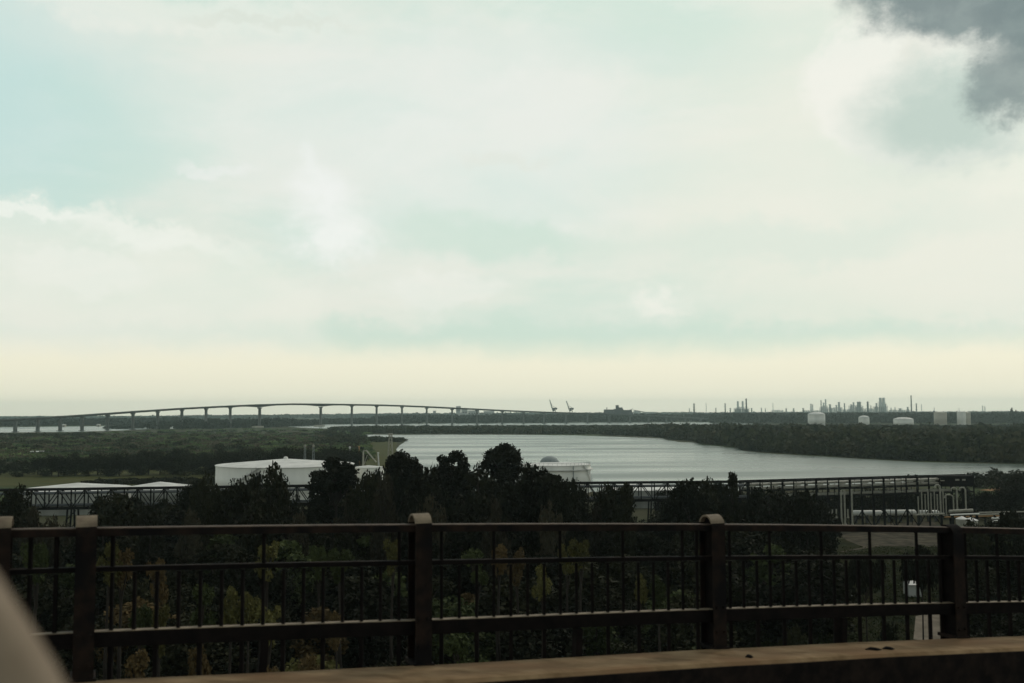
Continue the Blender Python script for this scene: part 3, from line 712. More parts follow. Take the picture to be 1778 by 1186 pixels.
def aframe(px, top, Y, label):
    p = PT(px, top, Y); H = p.z; t = thing('loading_arm', label, 'loading arm', (p.x, Y, 0))
    MB().tube([(0, 0, 0), (0, 0, H)], .32, 10).build('post', PALE, t)
    MB().tube([(0, 0, H), (1.2, 0, H+.2), (5.2, 0, H-4.5)], .28, 8).build('arm', PALE, t)
    MB().tube([(0, 0, H*.62), (1.6, 0, H*.9)], .12, 6).tube([(-.9, 0, 0), (-.2, 0, H*.9)], .12, 6).build('brace', PALE, t)
aframe(631, 783, 405, 'pale loading arm with a slanting boom on the small white tank')
for px, top, bot, c, lab in ((609, 777, 790, ROOFW, 'short pale leaning marker post on the meadow'), (625, 776, 792, OCHRE, 'short orange marker post on the meadow'), (658, 787, 795, ROOFW, 'small white marker post left of the dark pine')):
    Y = 560; a = PT(px, top, Y); tt = thing('marker_post', lab, 'post', (a.x, Y, 0))
    MB().tube([(0, 0, 0), (-.5, 0, a.z)], [.5, .32], 8).build('shaft', c, tt); MB().lathe([(0, 0), (.6, 0), (.6, .6), (0, .8)], (-.5, 0, a.z-.2), 10).build('cap', c, tt)
# sheds
def shed(px0, px1, row_top, Y, label, m=ROOFW, h=None, depth=6, name='shed', cat='shed'):
    a, b_ = PT(px0, row_top, Y), PT(px1, row_top, Y); H = h or max(2, a.z); w_ = b_.x-a.x
    t = thing(name, label, cat, ((a.x+b_.x)/2, Y, 0))
    MB().box((0, depth/2, H*.4), (w_, depth, H*.8)).build('wall', m, t)
    b = MB(); b.v = [(-w_*.52, -.3, H*.8), (w_*.52, -.3, H*.8), (w_*.52, depth+.3, H*.8), (-w_*.52, depth+.3, H*.8), (-w_*.52, depth/2, H), (w_*.52, depth/2, H)]
    b.f = [(0, 1, 5, 4), (2, 3, 4, 5), (0, 4, 3), (1, 2, 5), (0, 3, 2, 1)]; b.build('roof', ROOFW, t)
    MB().box((w_*.2, -.02, H*.32), (w_*.16, .08, H*.6)).build('door', GREYD, t)
p = G(62, 789)
shed(52, 74, 784, p.y, 'small white hut alone on the marsh at left', WHITE_M, 2.6, 5)
p = G(1588, 1037)
shed(1578, 1601, 1012, p.y, 'small pale shed on the lawn seen through the right railing panel', WHITE_M, 2.6, 2.5)
p = G(310, 761); shed(306, 322, 774, G(312, 781).y, 'tiny pale hut on the brown part of the marsh', TANKT, 1.6, 4)
for i, (px, w_, row, bot) in enumerate(((108, 9, 738, 741.5), (170, 5, 737, 741), (226, 8, 736.5, 740.5), (258, 5, 736, 739.5))):
    Y = G(px, bot).y-6
    shed(px-w_/2, px+w_/2, row, Y, ['pale waterside house left of the others on the far left shore', 'small pale waterside house, second from the left on the far shore', 'long pale waterside house on the far left shore, third from left', 'pale waterside house nearest the wooded bridge foot'][i], TANKT, 6, 8, 'house', 'house')

# ------------------------------------------------------------------ long bridge
DK = [(-260, 741), (-120, 735), (0, 729), (66, 725.6), (105, 723), (143, 720.6), (187, 717.6), (231, 714.4), (274, 711.6), (316, 708.8), (358, 706.6), (400, 704.6), (451, 702.4), (505, 701.0), (557, 701.3), (611, 702), (654, 702.8), (698, 704), (741, 705.8), (785, 708), (828, 710), (872, 712.2), (909, 713.8), (945, 715.2), (983, 716.4), (1020, 717.6), (1058, 718.8), (1094, 720.2), (1126, 721.5), (1157, 723), (1190, 724.6), (1216, 726), (1242, 727.2), (1290, 729.5)]
def bY(px): return CAMZ*F/lerp([(-260, 38), (0, 33.5), (250, 29.5), (557, 25.5), (900, 22.3), (1290, 19.8)], px)
def bpt(px):
    return PT(px, lerp(DK, px), bY(px))
br = thing('road_bridge', 'long low-arching concrete girder bridge crossing the whole left half of the horizon', 'bridge', (0, 0, 0))
PIERS = [-130, -85, -45, -10, 27, 66, 105, 143, 187, 231, 274, 316, 358, 400, 451, 557, 611, 654, 698, 741, 785, 828, 872, 909, 945, 983, 1020, 1058, 1094, 1126, 1157, 1190, 1216, 1242]
xs = sorted(set([-260+i*10 for i in range(156)]))
def sweep(offs, name, m):
    b = MB(); prev = None; n = None
    for px in xs:
        p = bpt(px); q = bpt(px+4); d = Vector((q.x-p.x, q.y-p.y, 0)).normalized(); nn = Vector((-d.y, d.x, 0))
        # haunches over the two main piers
        hd = 0
        for mp, wd in ((451, 34), (557, 34), (400, 12), (611, 12)):
            k = max(0, 1-abs(px-mp)/wd); hd = max(hd, (3.2 if mp in (451, 557) else 1.0)*k*k)
        i = len(b.v); pts = offs(hd)
        for (o, z) in pts: b.v.append(tuple(p+nn*o+Vector((0, 0, z))))
        k = len(pts)
        if prev is not None:
            b.f += [(prev+j, prev+(j+1) % k, i+(j+1) % k, i+j) for j in range(k)]
        prev = i
    return b.build(name, m, br)
sweep(lambda h: [(-7, -.1), (7, -.1), (7, -.7), (-7, -.7)], 'deck', CONC)
sweep(lambda h: [(-4.5, -.71), (4.5, -.71), (3.6, -2.9-h), (-3.6, -2.9-h)], 'girder', CONCD)
sweep(lambda h: [(-7, .7), (-6.7, .7), (-6.7, -.09), (-7, -.09)], 'parapet', CONC)
sweep(lambda h: [(6.7, .7), (7, .7), (7, -.09), (6.7, -.09)], 'parapet', CONC)
for px in PIERS:
    p = bpt(px); q = bpt(px+4); a = math.atan2(q.y-p.y, q.x-p.x)
    big = px in (451, 557); top = -3.0-(3.2 if big else 0)+.05
    H = p.z+top
    if H < 1: continue
    wd = 5.2 if big else 4.4
    o = bpy.data.objects.new('pier', None)
    b = MB()
    n_ = Vector((-math.sin(a), math.cos(a), 0)); d_ = Vector((math.cos(a), math.sin(a), 0))
    for s in (-1, 1): b.bar(p*1.0+Vector((0, 0, -p.z-.5))+d_*s*wd*.34, p+Vector((0, 0, top-1.2))+d_*s*wd*.34, wd*.30, 6)
    b.bar(p+Vector((0, 0, -p.z-.5)), p+Vector((0, 0, top-1.2)), wd*.42, 3.4)
    pr = b.build('pier', CONC, br)
    b = MB(); i = 0
    for z, k in ((top-2.6, wd*.5), (top-1.2, wd*.56), (top-.02, wd*.82)):
        for (u, v) in ((-1, -1), (1, -1), (1, 1), (-1, 1)): b.v.append(tuple(p+d_*u*k+n_*v*3.9+Vector((0, 0, z))))
    b.f = [(0, 3, 2, 1), (8, 9, 10, 11)]+[(l*4+j, l*4+(j+1) % 4, l*4+4+(j+1) % 4, l*4+4+j) for l in (0, 1) for j in range(4)]
    b.build('pier_cap', CONC, pr)
    if big:
        MB().box((p.x-2, p.y-4, 1.7), (20, 12, 3.4), a).build('fender', TANKT, pr)
    else:
        MB().box((p.x, p.y, .4), (8, 10, 1.2), a).build('footing', CONC, pr)

# ------------------------------------------------------------------ cranes, vessel, plant on the horizon
def crane(px, Y, k, label):
    t = thing('dock_crane', label, 'crane', (PT(px, 716, Y).x, Y, 0)); s = Y/F
    b = MB()
    for a in (-2.2, 3.2): b.bar((a*s, -6, 0), (a*s*.8, -4, 36), 1.6, 1.6); b.bar((a*s, 6, 0), (a*s*.8, 4, 36), 1.6, 1.6)
    b.build('portal', GREYD, t)
    MB().box((1.5*s, 0, 38+2*k), (9*s*k, 9, 3.2*s)).box((-.4*s, 0, 34), (3.4*s, 7, 3*s)).build('machinery_house', GREYD, t)
    MB().bar((-2.5*s, 0, 34), (-7.5*s, 0, 32+23*s*k), 1.5*s, 2.0).bar((-2.2*s, 0, 42), (-5.2*s, 0, 36+11*s*k), .7*s, 1.2).build('jib', GREYM, t)
    MB().bar((4.5*s, 0, 41), (-3*s, 0, 36+7*s), .35*s, .9).bar((-3*s, 0, 36+7*s), (-7.5*s, 0, 32+23*s*k), .25*s, .6).build('stay', GREYM, t)
crane(962, 3300, .86, 'larger dock crane, left of the two, jib raised above the bridge end')
crane(991, 3450, .76, 'smaller dock crane, right of the two, jib raised above the bridge end')
Y = 2900; s = Y/F; c0 = PT(1072, 735, Y)
t = thing('moored_vessel', 'dark high-sided vessel with a square bridge tower, moored right of the two cranes', 'ship', (c0.x, Y, 0))
def zr(row, px=1072): return PT(px, row, Y).z
b = MB(); b.prism([(-24*s, 0), (-20*s, -12), (20*s, -12), (27*s, 0), (20*s, 12), (-20*s, 12)], .1, zr(716)).build('hull', GREYD, t)
MB().box((-15*s, 0, (zr(716)+zr(711))/2), (16*s, 16, 5*s)).box((10*s, 0, (zr(716)+zr(712))/2), (30*s, 14, 4*s)).box((2*s, 0, (zr(716)+zr(710))/2), (16*s, 15, 6*s)).build('deckhouse', GREYD, t)
MB().box((0, 0, (zr(711)+zr(703.5))/2), (5*s, 9, 7.5*s)).box((6*s, 0, zr(709)), (6*s, 8, 3*s)).build('bridge_tower', GREYD, t)
MB().bar((-18*s, 0, zr(712)), (-18*s, 0, zr(707)), 2.0, 2.0).bar((20*s, 0, zr(713)), (27*s, 0, zr(710)), 1.5, 1.5).build('mast', GREYD, t)
Y = 3600; s = Y/F
t = thing('conveyor_gantry', 'pale sloping conveyor gantry right of the moored vessel', 'conveyor', (PT(1100, 716, Y).x, Y, 0))
z_ = lambda row: PT(1120, row, Y).z
MB().bar((0, 0, z_(712)), (44*s, 0, z_(720.5)), 5, 2.6).build('gallery', GREYM, t)
for k in range(6): MB().bar((k*8*s+3*s, 0, 0), (k*8*s+3*s, 0, z_(712.5+k*1.6)), 2, 2).build('trestle_leg', GREYM, t)
Y = 3900; s = Y/F
def bldg(px0, px1, top, Y, label, m, name='plant_building', steps=()):
    a, b_ = PT(px0, top, Y), PT(px1, top, Y); w_ = b_.x-a.x
    t = thing(name, label, 'building', ((a.x+b_.x)/2, Y, 0)); H = a.z
    MB().box((0, 0, H/2), (w_, w_*.6, H)).build('wall', m, t)
    b = MB(); b.v = [(-w_*.52, -w_*.32, H+.1), (w_*.52, -w_*.32, H+.1), (w_*.52, w_*.32, H+.1), (-w_*.52, w_*.32, H+.1), (-w_*.5, 0, H+1.8), (w_*.5, 0, H+1.8)]
    b.f = [(0, 1, 5, 4), (2, 3, 4, 5), (0, 4, 3), (1, 2, 5), (0, 3, 2, 1)]; b.build('roof', GREYM, t)
    b = MB()
    for k in range(4): b.box((-w_*.38+k*w_*.25, -w_*.3-.1, H*.75), (w_*.12, .3, H*.12))
    b.build('window', GREYD, t)
PLG = mat('hazed_pale_cladding', (.50, .53, .52), (.58, .60, .58), .05, .8)  # pale cladding, its colour lightened further to stand in for haze
bldg(792, 800, 706, 3200, 'tall pale block rising just above the bridge deck', PLG)
bldg(801, 812, 711, 3230, 'lower pale block beside the tall one at the bridge deck', PLG)
bldg(813, 832, 713.5, 3260, 'long pale shed roof showing between bridge piers', PLG)
bldg(752, 757, 714, 3300, 'faint slim pale block left of the tall pale block', PLG)
bldg(840, 858, 714.5, 3280, 'pale low block right of the long pale shed under the bridge', PLG)
bldg(1100, 1112, 714.5, 3800, 'pale block at the upper end of the sloping conveyor', PLG)
bldg(1122, 1138, 716, 3850, 'pale low block at the middle of the sloping conveyor', PLG)
# stacks: px, top row, radius m, distance, tone
ST = [(1197, 709, 1.6, 4600, 1), (1205, 700.5, 3, 4200, 0), (1226, 700, 1.4, 5600, 2), (1243, 708, 2, 4700, 1), (1259, 700, 2.6, 4300, 1), (1268, 708.5, 2.6, 4300, 1),
      (1281, 696.5, 5.5, 5600, 2), (1289.5, 696.5, 5.5, 5600, 2), (1295.6, 692, 3.2, 4100, 0), (1305, 708.5, 3, 4600, 1), (1322, 708, 2.6, 4900, 2), (1329, 709, 2.2, 4900, 2), (1342, 700, 1.5, 5600, 2),
      (1365, 709, 3, 4900, 1), (1378, 709, 3, 4500, 1), (1394.5, 708.5, 3, 4400, 0), (1408, 701, 4, 5600, 2), (1411, 702, 3, 5600, 2),
      (1425.5, 695, 2.6, 5000, 1), (1430, 699, 4, 5200, 2), (1433.5, 693, 3.6, 5300, 2), (1441, 702, 5, 5200, 1), (1452, 703, 4, 5400, 2), (1456.5, 698, 6, 5400, 2), (1466.3, 700, 3, 4900, 1),
      (1478, 702, 5, 5500, 2), (1482, 698.5, 5, 5500, 2), (1489.5, 697.5, 5, 5000, 1), (1493, 697.5, 5, 5000, 1), (1498, 705, 2.2, 5200, 2), (1506.5, 697, 4.5, 4700, 0), (1512, 704, 2.4, 5200, 2),
      (1521.5, 700, 3.5, 5000, 1), (1528.5, 690.5, 7.5, 5400, 2), (1534, 690.5, 7.5, 5400, 2), (1538, 701, 3, 5100, 1), (1547, 708, 2.5, 5200, 2), (1554, 707, 2.5, 5200, 2), (1563, 709, 7, 5000, 2), (1576, 706.5, 4, 4900, 1),
      (1581.8, 686.5, 2.6, 4400, 0), (1591, 700.5, 2.8, 4500, 1), (1600, 702, 1.8, 5800, 2), (1622, 708, 1.6, 5200, 2), (1665, 709, 1.4, 5200, 2), (1706, 704.5, 2.6, 6200, 2), (1710, 705.5, 2.6, 6200, 2)]
TONE = [GREYD, GREYM, PLG]; TN = ['dark', 'grey', 'pale']
for i, (px, top, r_, Y, tn) in enumerate(ST):
    p = PT(px, top, Y); H = p.z
    size = 'very tall' if H > 88 else 'tall' if H > 68 else 'medium' if H > 52 else 'short'
    wdn = 'slim' if r_ < 3 else 'thick' if r_ > 4.5 else 'straight'
    lm = ('left of the twin pale stacks' if px < 1275 else 'beside the tall dark flare at the left plant' if px < 1300 else 'between the left plant and the tallest pale tank' if px < 1400 else 'above the tallest pale tank' if px < 1416 else
          'just right of the tallest pale tank' if px < 1460 else 'in the middle of the refinery skyline' if px < 1515 else 'at the big tower block of the refinery' if px < 1545 else 'right of the big tower block' if px < 1610 else 'near the right edge of the horizon')
    t = thing('refinery_stack', '%s %s %s stack, %s from left, %s' % (size, wdn, TN[tn], ordn(i+1), lm), 'chimney', (p.x, Y, 0), 'stacks and columns on the refinery horizon')
    MB().lathe([(r_*1.35, 0), (r_*1.1, H*.3), (r_, H*.6), (r_*.88, H), (r_*.6, H), (.01, H-1)], n=14).build('shaft', TONE[tn], t)
    b = MB()
    for k in (.55, .75, .93): b.lathe([(r_*1.0, H*k), (r_*1.5+.6, H*k), (r_*1.5+.6, H*k+1.2), (r_*1.0, H*k+1.2)], n=14)
    b.build('platform', TONE[tn], t)
UN = [(1275, 1300, 708, 4700, 1), (1278, 1292, 705, 5000, 2), (1424, 1446, 707, 5200, 2), (1426, 1436, 703.5, 5250, 2), (1447, 1462, 706, 5400, 2), (1462, 1500, 710, 5500, 2), (1474, 1484, 704, 5500, 2), (1484, 1497, 703, 5200, 1), (1500, 1516, 708.5, 5400, 2), (1517, 1540, 704, 5300, 1), (1525, 1537, 697, 5450, 2), (1543, 1580, 711, 5400, 2), (1395, 1425, 712, 5500, 2), (1340, 1360, 711, 5400, 2)]
for i, (a, b_, top, Y, tn) in enumerate(UN):
    pa, pb = PT(a, top, Y), PT(b_, top, Y); w_ = pb.x-pa.x; H = pa.z
    lab = ['low grey frame at the foot of the twin pale stacks', 'pale taller frame between the twin pale stacks', 'wide pale frame right of the tallest pale tank', 'narrow pale frame topping the first refinery cluster', 'pale frame under the second refinery cluster', 'long low pale frame left of the smallest pale tank', 'pale sloping-topped frame above the smallest pale tank', 'square grey frame under the close pair of columns', 'low pale frame between the column pair and tower block', 'big grey lower half of the refinery tower block', 'pale upper half of the refinery tower block', 'long low pale frame right of the tower block', 'low pale frame directly behind the tallest pale tank', 'low faint frame left of the tallest pale tank'][i]
    t = thing('process_unit', lab, 'refinery unit', ((pa.x+pb.x)/2, Y, 0)); b = MB()
    n = max(2, int(w_/11)); rr = random.Random(i)
    for k in range(n+1):
        hh = H*rr.uniform(.82, 1); x = -w_/2+k*w_/n
        for yy in (-8, 8): b.bar((x, yy, 0), (x, yy, hh), 1.6, 1.6)
    z = 6
    while z < H*.95: b.box((0, 0, z), (w_, 16, 1.6)); z += 8
    b.build('frame', TONE[tn], t); b = MB()
    for k in range(n):
        b.lathe([(0, 0), (4, 0), (4, H*rr.uniform(.5, .95)), (0, H*.96)], (-w_/2+(k+.5)*w_/n, 0, 0), 10)
    b.build('vessel', TONE[tn], t)
for px, top, Y, rpx, lab in ((1757, 706.5, 2300, 5, 'rounded tree standing above the horizon woods at right'), (1764, 710.5, 2320, 4, 'smaller tree beside the rounded one above the horizon woods'), (1693+30, 712.5, 2350, 4, 'tree top poking out of the horizon woods left of the rounded tree')):
    p = PT(px, top, Y); h = p.z; plant('broad', 'dark', 1, p.x, Y, h, rpx/F*Y/(h*.42), 'horizon_tree', lab)

# ------------------------------------------------------------------ truss and pipe rack
ZT = 13.5
TT = [(-60, 852), (50, 851), (330, 847.5), (520, 844.5), (1030, 838), (1160, 838), (1400, 836), (1690, 826)]
def tp(px):
    row = lerp([(-60, 852.5), (50, 851), (700, 842), (1160, 838), (1300, 837), (1690, 826)], px); return G(px, row, ZT)
tr = thing('pipe_truss', 'long dark steel truss carrying pipes through the trees in front of the tanks', 'pipe bridge', (0, 0, 0))
pts = [tp(-60)]; px = -60
while px < 1300: px += 23; pts.append(tp(px))
def off(p, q, s, z): 
    d = (q-p).normalized(); n = Vector((-d.y, d.x, 0)); return p+n*s+Vector((0, 0, z))
for s0 in range(0, len(pts)-1, 4):
    seg = pts[s0:s0+5]
    if len(seg) < 2: break
    b = MB(); D = 4.6
    for s in (0, 3):
        A = [off(p, pts[-1]+Vector((1, 0, 0)), s, 0) for p in seg]
        b.bar(A[0], A[-1], .3, .45); b.bar(A[0]-Vector((0, 0, D)), A[-1]-Vector((0, 0, D)), .3, .4)
        for k, p in enumerate(A[:-1]):
            b.bar(p-Vector((0, 0, .2)), p-Vector((0, 0, D-.2)), .26, .26)
            q = A[k+1]
            if k % 2: b.bar(p, q-Vector((0, 0, D)), .2, .2)
            else: b.bar(q, p-Vector((0, 0, D)), .2, .2)
    sp_ = b.build('truss_span', STEEL, tr)
    p = seg[0]; b = MB()
    for s in (0, 3):
        for e in (-.8, .8): q = off(p, pts[-1]+Vector((1, 0, 0)), s, 0); b.bar((q.x+e*1.6, q.y, 0), (q.x+e, q.y, ZT-D), .35, .35)
    for z in (3, 6): b.bar((p.x-1.2, p.y, z), (p.x+1.2, p.y, z+2.5), .18, .18)
    b.build('support_tower', STEEL, tr)
for s, z, r_ in ((.8, -.9, .28), (1.6, -.95, .22), (2.3, -.9, .3), (1.1, -3.8, .35), (2.1, -3.8, .28)):
    b = MB(); b.tube([off(p, pts[-1]+Vector((1, 0, 0)), s, z) for p in pts], r_, 8); b.build('pipe', GREYD, tr)
# pipe rack at right
rk = thing('pipe_rack', 'tall dark three-level pipe rack with many pale pipes at right', 'pipe rack', (0, 0, 0))
rp = [tp(px) for px in np.arange(1300, 1692, 19.5)]; E = rp[-1]+Vector((3, .2, 0))
for k, z in enumerate((0, -2.4, -4.4)):
    b = MB()
    for s in (0, 4.5):
        for i in range(len(rp)-1): b.bar(off(rp[i], E, s, z), off(rp[i+1], E, s, z), .3, .42 if k == 0 else .3)
    b.build('beam_level', STEEL, rk)
    for j, s in enumerate((.7, 1.5, 2.4, 3.3)):
        b = MB(); b.tube([off(p, E, s, z+.55 if k else -.8) for p in rp[(0 if k < 2 else 3):(len(rp) if k < 2 else -2)]], (.3, .22, .34, .25)[j], 8)
        b.build('pipe', PALE, rk)
for i, p in enumerate(rp):
    b = MB()
    for s in (0, 4.5):
        q = off(p, E, s, 0); b.bar((q.x, q.y, 0), (q.x, q.y, ZT), .24 if i % 3 else .5, .4)
    for z in (0, -2.4, -4.4): b.bar(off(p, E, 0, z), off(p, E, 4.5, z), .3, .3)
    b.build('column', STEEL, rk)
for i in range(len(rp)-1):
    for f in (.33, .67):
        q = off(rp[i].lerp(rp[i+1], f), E, random.uniform(.2, 4.2), 0); z0 = random.choice((0, ZT-4.4, ZT-4.4, ZT-2.4)) if i > 6 else ZT-4.4
        MB().bar((q.x, q.y, z0), (q.x, q.y, ZT-random.choice((0, 0, 2.4))), .13, .13).build('hanger', STEEL, rk)
    if i % 2 == 0 or i > 12:
        q = off(rp[i], E, -.2, -1.1); q2 = off(rp[i].lerp(rp[i+1], .55), E, -.2, -1.1)
        MB().bar(q, q2, .15, .28).build('cable_tray', PALE, rk)
for i in range(5, len(rp)-4, 2):
    a, c_, d_ = off(rp[i], E, -.05, 0), off(rp[i+1], E, -.05, 0), off(rp[i+2], E, -.05, 0)
    MB().bar((a.x, a.y, .2), (c_.x, c_.y, 5), .2, .2).bar((c_.x, c_.y, 5), (d_.x, d_.y, .2), .2, .2).build('brace', STEEL, rk)
a, b_ = PT(1640, 828, 276), PT(1686, 826, 279)
MB().box(((a.x+b_.x)/2, 280, 12.2), (b_.x-a.x, 4, 2.9)).build('end_cabin', STEEL, rk)
MB().box(((a.x+b_.x)/2, 277.9, 12.6), (1.1, .1, .45)).box(((a.x+b_.x)/2+1.8, 277.9, 12.6), (.9, .1, .45)).build('window', PALE, rk)
# white tank car-like vessel under the rack
def drum(px0, px1, row, Y, r_, label, m=WHITE_M):
    a, b_ = PT(px0, row, Y), PT(px1, row, Y); t = thing('horizontal_drum', label, 'drum', ((a.x+b_.x)/2, Y, 0)); w_ = b_.x-a.x; z = a.z
    b = MB(); b.tube([(-w_/2, 0, 0+z), (-w_/2+.4, 0, z), (w_/2-.4, 0, z), (w_/2, 0, z)], [r_*.6, r_, r_, r_*.6], 20).build('shell', m, t, True)
    for k in (-.36, 0, .36): MB().box((k*w_, 0, (z-r_)/2+.1), (.5, r_*1.4, max(.3, z-r_+.4))).build('saddle', CONCD, t)
drum(1478, 1532, 891, 285, .8, 'long white drum under the left half of the pipe rack')
drum(1536, 1590, 890, 288, .8, 'long white drum under the middle of the pipe rack')
drum(1594, 1630, 890, 289, .7, 'shorter white drum under the right part of the pipe rack, behind the risers')
# risers
def riser(px, top, bot, Y, r_, label, bend=None, m=PALE, name='riser_pipe'):
    a, b_ = PT(px, top, Y), PT(px, bot, Y); z0 = max(0, b_.z); t = thing(name, label, 'pipe', (a.x, Y, 0))
    P = [(0, 0, z0), (0, 0, a.z)]
    if bend: P = [(0, 0, z0), (0, 0, a.z-.7), (bend*.12, 0, a.z-.25), (bend*.35, 0, a.z), (bend*.7, 0, a.z), (bend*.92, 0, a.z-.3), (bend, 0, a.z-.9)]
    MB().tube(P, r_, 10).build('pipe', m, t); MB().lathe([(0, 0), (r_*1.8, 0), (r_*1.8, .25), (0, .25)], (0, 0, z0+.1), 12).build('flange', m, t)
for px in (1460, 1466, 1478.5): riser(px, 849 if px > 1470 else 851, 912, 262, .22, 'pale vertical riser, left end of pipe rack, %s' % {1460: 'leftmost of the close pair', 1466: 'right of the close pair', 1478.5: 'standing alone right of the pair'}[px])
for i, px in enumerate((1424+16, 1445, 1452, 1472)): riser(px, 884, 900, 262, .18, 'short pale riser %s low at the left foot of the pipe rack' % ('leftmost', 'second', 'third', 'fourth')[i])
riser(1661, 847, 886, 270, .2, 'hooked pale pipe bending left over the low pipes, left of its twin', -1.6)
riser(1676, 846.5, 886, 270, .2, 'hooked pale pipe bending left over the low pipes, right of its twin', -1.6)
riser(1655, 859, 890, 271, .17, 'shorter hooked pale pipe left of the taller hooked pair', -2.4)
riser(1632, 842, 892, 268, .22, 'pale hook-topped riser in the crowded right part of the pipe rack', -1.4)
for i, px in enumerate((1594, 1600, 1606, 1611, 1616, 1622, 1627, 1637, 1642)):
    riser(px, [862, 852, 858, 850, 856, 853, 858, 850, 857][i], 896, 266+(i % 3)*2.5, .15, 'thin pale riser in the crowded right part of the pipe rack, %s' % ('leftmost', 'second from left', 'third', 'fourth', 'fifth', 'sixth', 'seventh', 'eighth', 'rightmost')[i])
# low pipe bundles at right
for i, (px0, px1, row, Y, r_, m, lab) in enumerate((
    (1648, 1689, 887, 262, .42, PALE, 'thick pale slanting pipe on low supports under the hooked pipes'),
    (1690, 1762, 893, 262, .2, PALE, 'long thin pale pipe at the far right yard, highest of three'),
    (1722, 1756, 899, 258, .28, WHITE_M, 'middle pale pipe of three at the far right yard'),
    (1724, 1742, 905, 254, .34, WHITE_M, 'short white pipe, lowest of three at the far right yard'),
    (1640, 1735, 897, 264, .2, OCHRE, 'rusty pipe running under the pale ones at right'),
    (1700, 1800, 889, 268, .18, PALE, 'thin pale pipe behind the others, running out of view at the right edge'),
    (1738, 1800, 901, 256, .2, PALE, 'pale pipe leaving the view at the right edge, lowest there'),
    (1650, 1700, 893, 259, .2, WHITE_M, 'short pale pipe just below the thick slanting one'),
    (1590, 1640, 893, 264, .22, PALE, 'pale pipe crossing below the crowded risers'))):
    a, b_ = PT(px0, row+1, Y), PT(px1, row-1, Y); t = thing('yard_pipe', lab, 'pipe', (a.x, Y, 0)); v = b_-a
    MB().tube([(0, 0, a.z), (v.x*.5, 0, a.z+v.z*.5), (v.x, 0, b_.z)], r_, 10).build('pipe', m, t)
    b = MB()
    for k in (.1, .5, .9): b.box((v.x*k, 0, a.z/2), (.3, .3, a.z))
    b.build('support', STEEL, t)
# small low tank and pile in the yard
def lowtank(px, row, Y, rr_, label):
    a = PT(px, row, Y); t = thing('low_tank', label, 'storage tank', (a.x, Y, 0)); MB().lathe([(rr_, 0), (rr_, a.z)], n=24).build('shell', PALE, t, True)
    MB().lathe([(rr_*1.03, a.z-.1), (rr_*1.03, a.z+.05), (0, a.z+.7)], n=24).build('roof', ROOFW, t)
lowtank(1686, 903, 250, 1.6, 'small low white-roofed tank in the yard below the slanting pale pipe')
lowtank(1670, 901, 250, 1.4, 'small low tank left of the white-roofed one in the yard')
for i, (px, row) in enumerate(((1467, 1040), (1480, 1041))):
    p = G(px, row); t = thing('bollard', ['short white post on the lawn seen through the right railing panel, left one', 'short white post on the lawn seen through the right railing panel, right one'][i], 'post', (p.x, p.y, 0))
    MB().tube([(0, 0, 0), (0, 0, 1.0)], .14, 10).build('shaft', WHITE_M, t); MB().lathe([(0, .2), (.12, .12), (.17, 0)], (0, 0, 1.0), 10).build('cap', WHITE_M, t)

# ------------------------------------------------------------------ railing, kerb and road of the bridge we stand on
DX, DY = .9214, .3887
def rl(X, t=0.0, dz=0.0):                   # X easting on the rail line, t metres outwards, dz from the top rail's top
    X = float(X); y = 6.665+(X+2.27)*DY/DX
    b_ = .771+.0411*(X+2.27)+.00245*(X+2.27)*(X+.384)
    if X > 9: b_ = .771+.0411*11.27+.00245*11.27*9.384+(X-9)*.093
    if X < -8: b_ = .771+.0411*-5.73+.00245*-5.73*-7.616+(X+8)*.012
    if X < -.4 and dz < 0: dz *= 1-.05*min(1, (-.4-X)/2.3)
    return Vector((X-DY*t, y+DX*t, CAMZ-b_+dz))
def Xof(px):
    k = (px-889)/F; # X = k*y , y = 6.665+(X+2.27)*q
    q = DY/DX; return k*(6.665+2.27*q)/(1-k*q)
rail = thing('bridge_railing', 'dark rusty steel railing with round-topped posts along the edge of the roadway', 'railing', (0, 0, 0))
posts = [Xof(8), Xof(157), Xof(737), Xof(1243), Xof(1655)]
posts += [posts[-1]+2.45*k for k in (1, 2, 3)]; posts = [posts[0]-2.45*k for k in (2, 1)]+posts
ang = math.atan2(DY, DX)
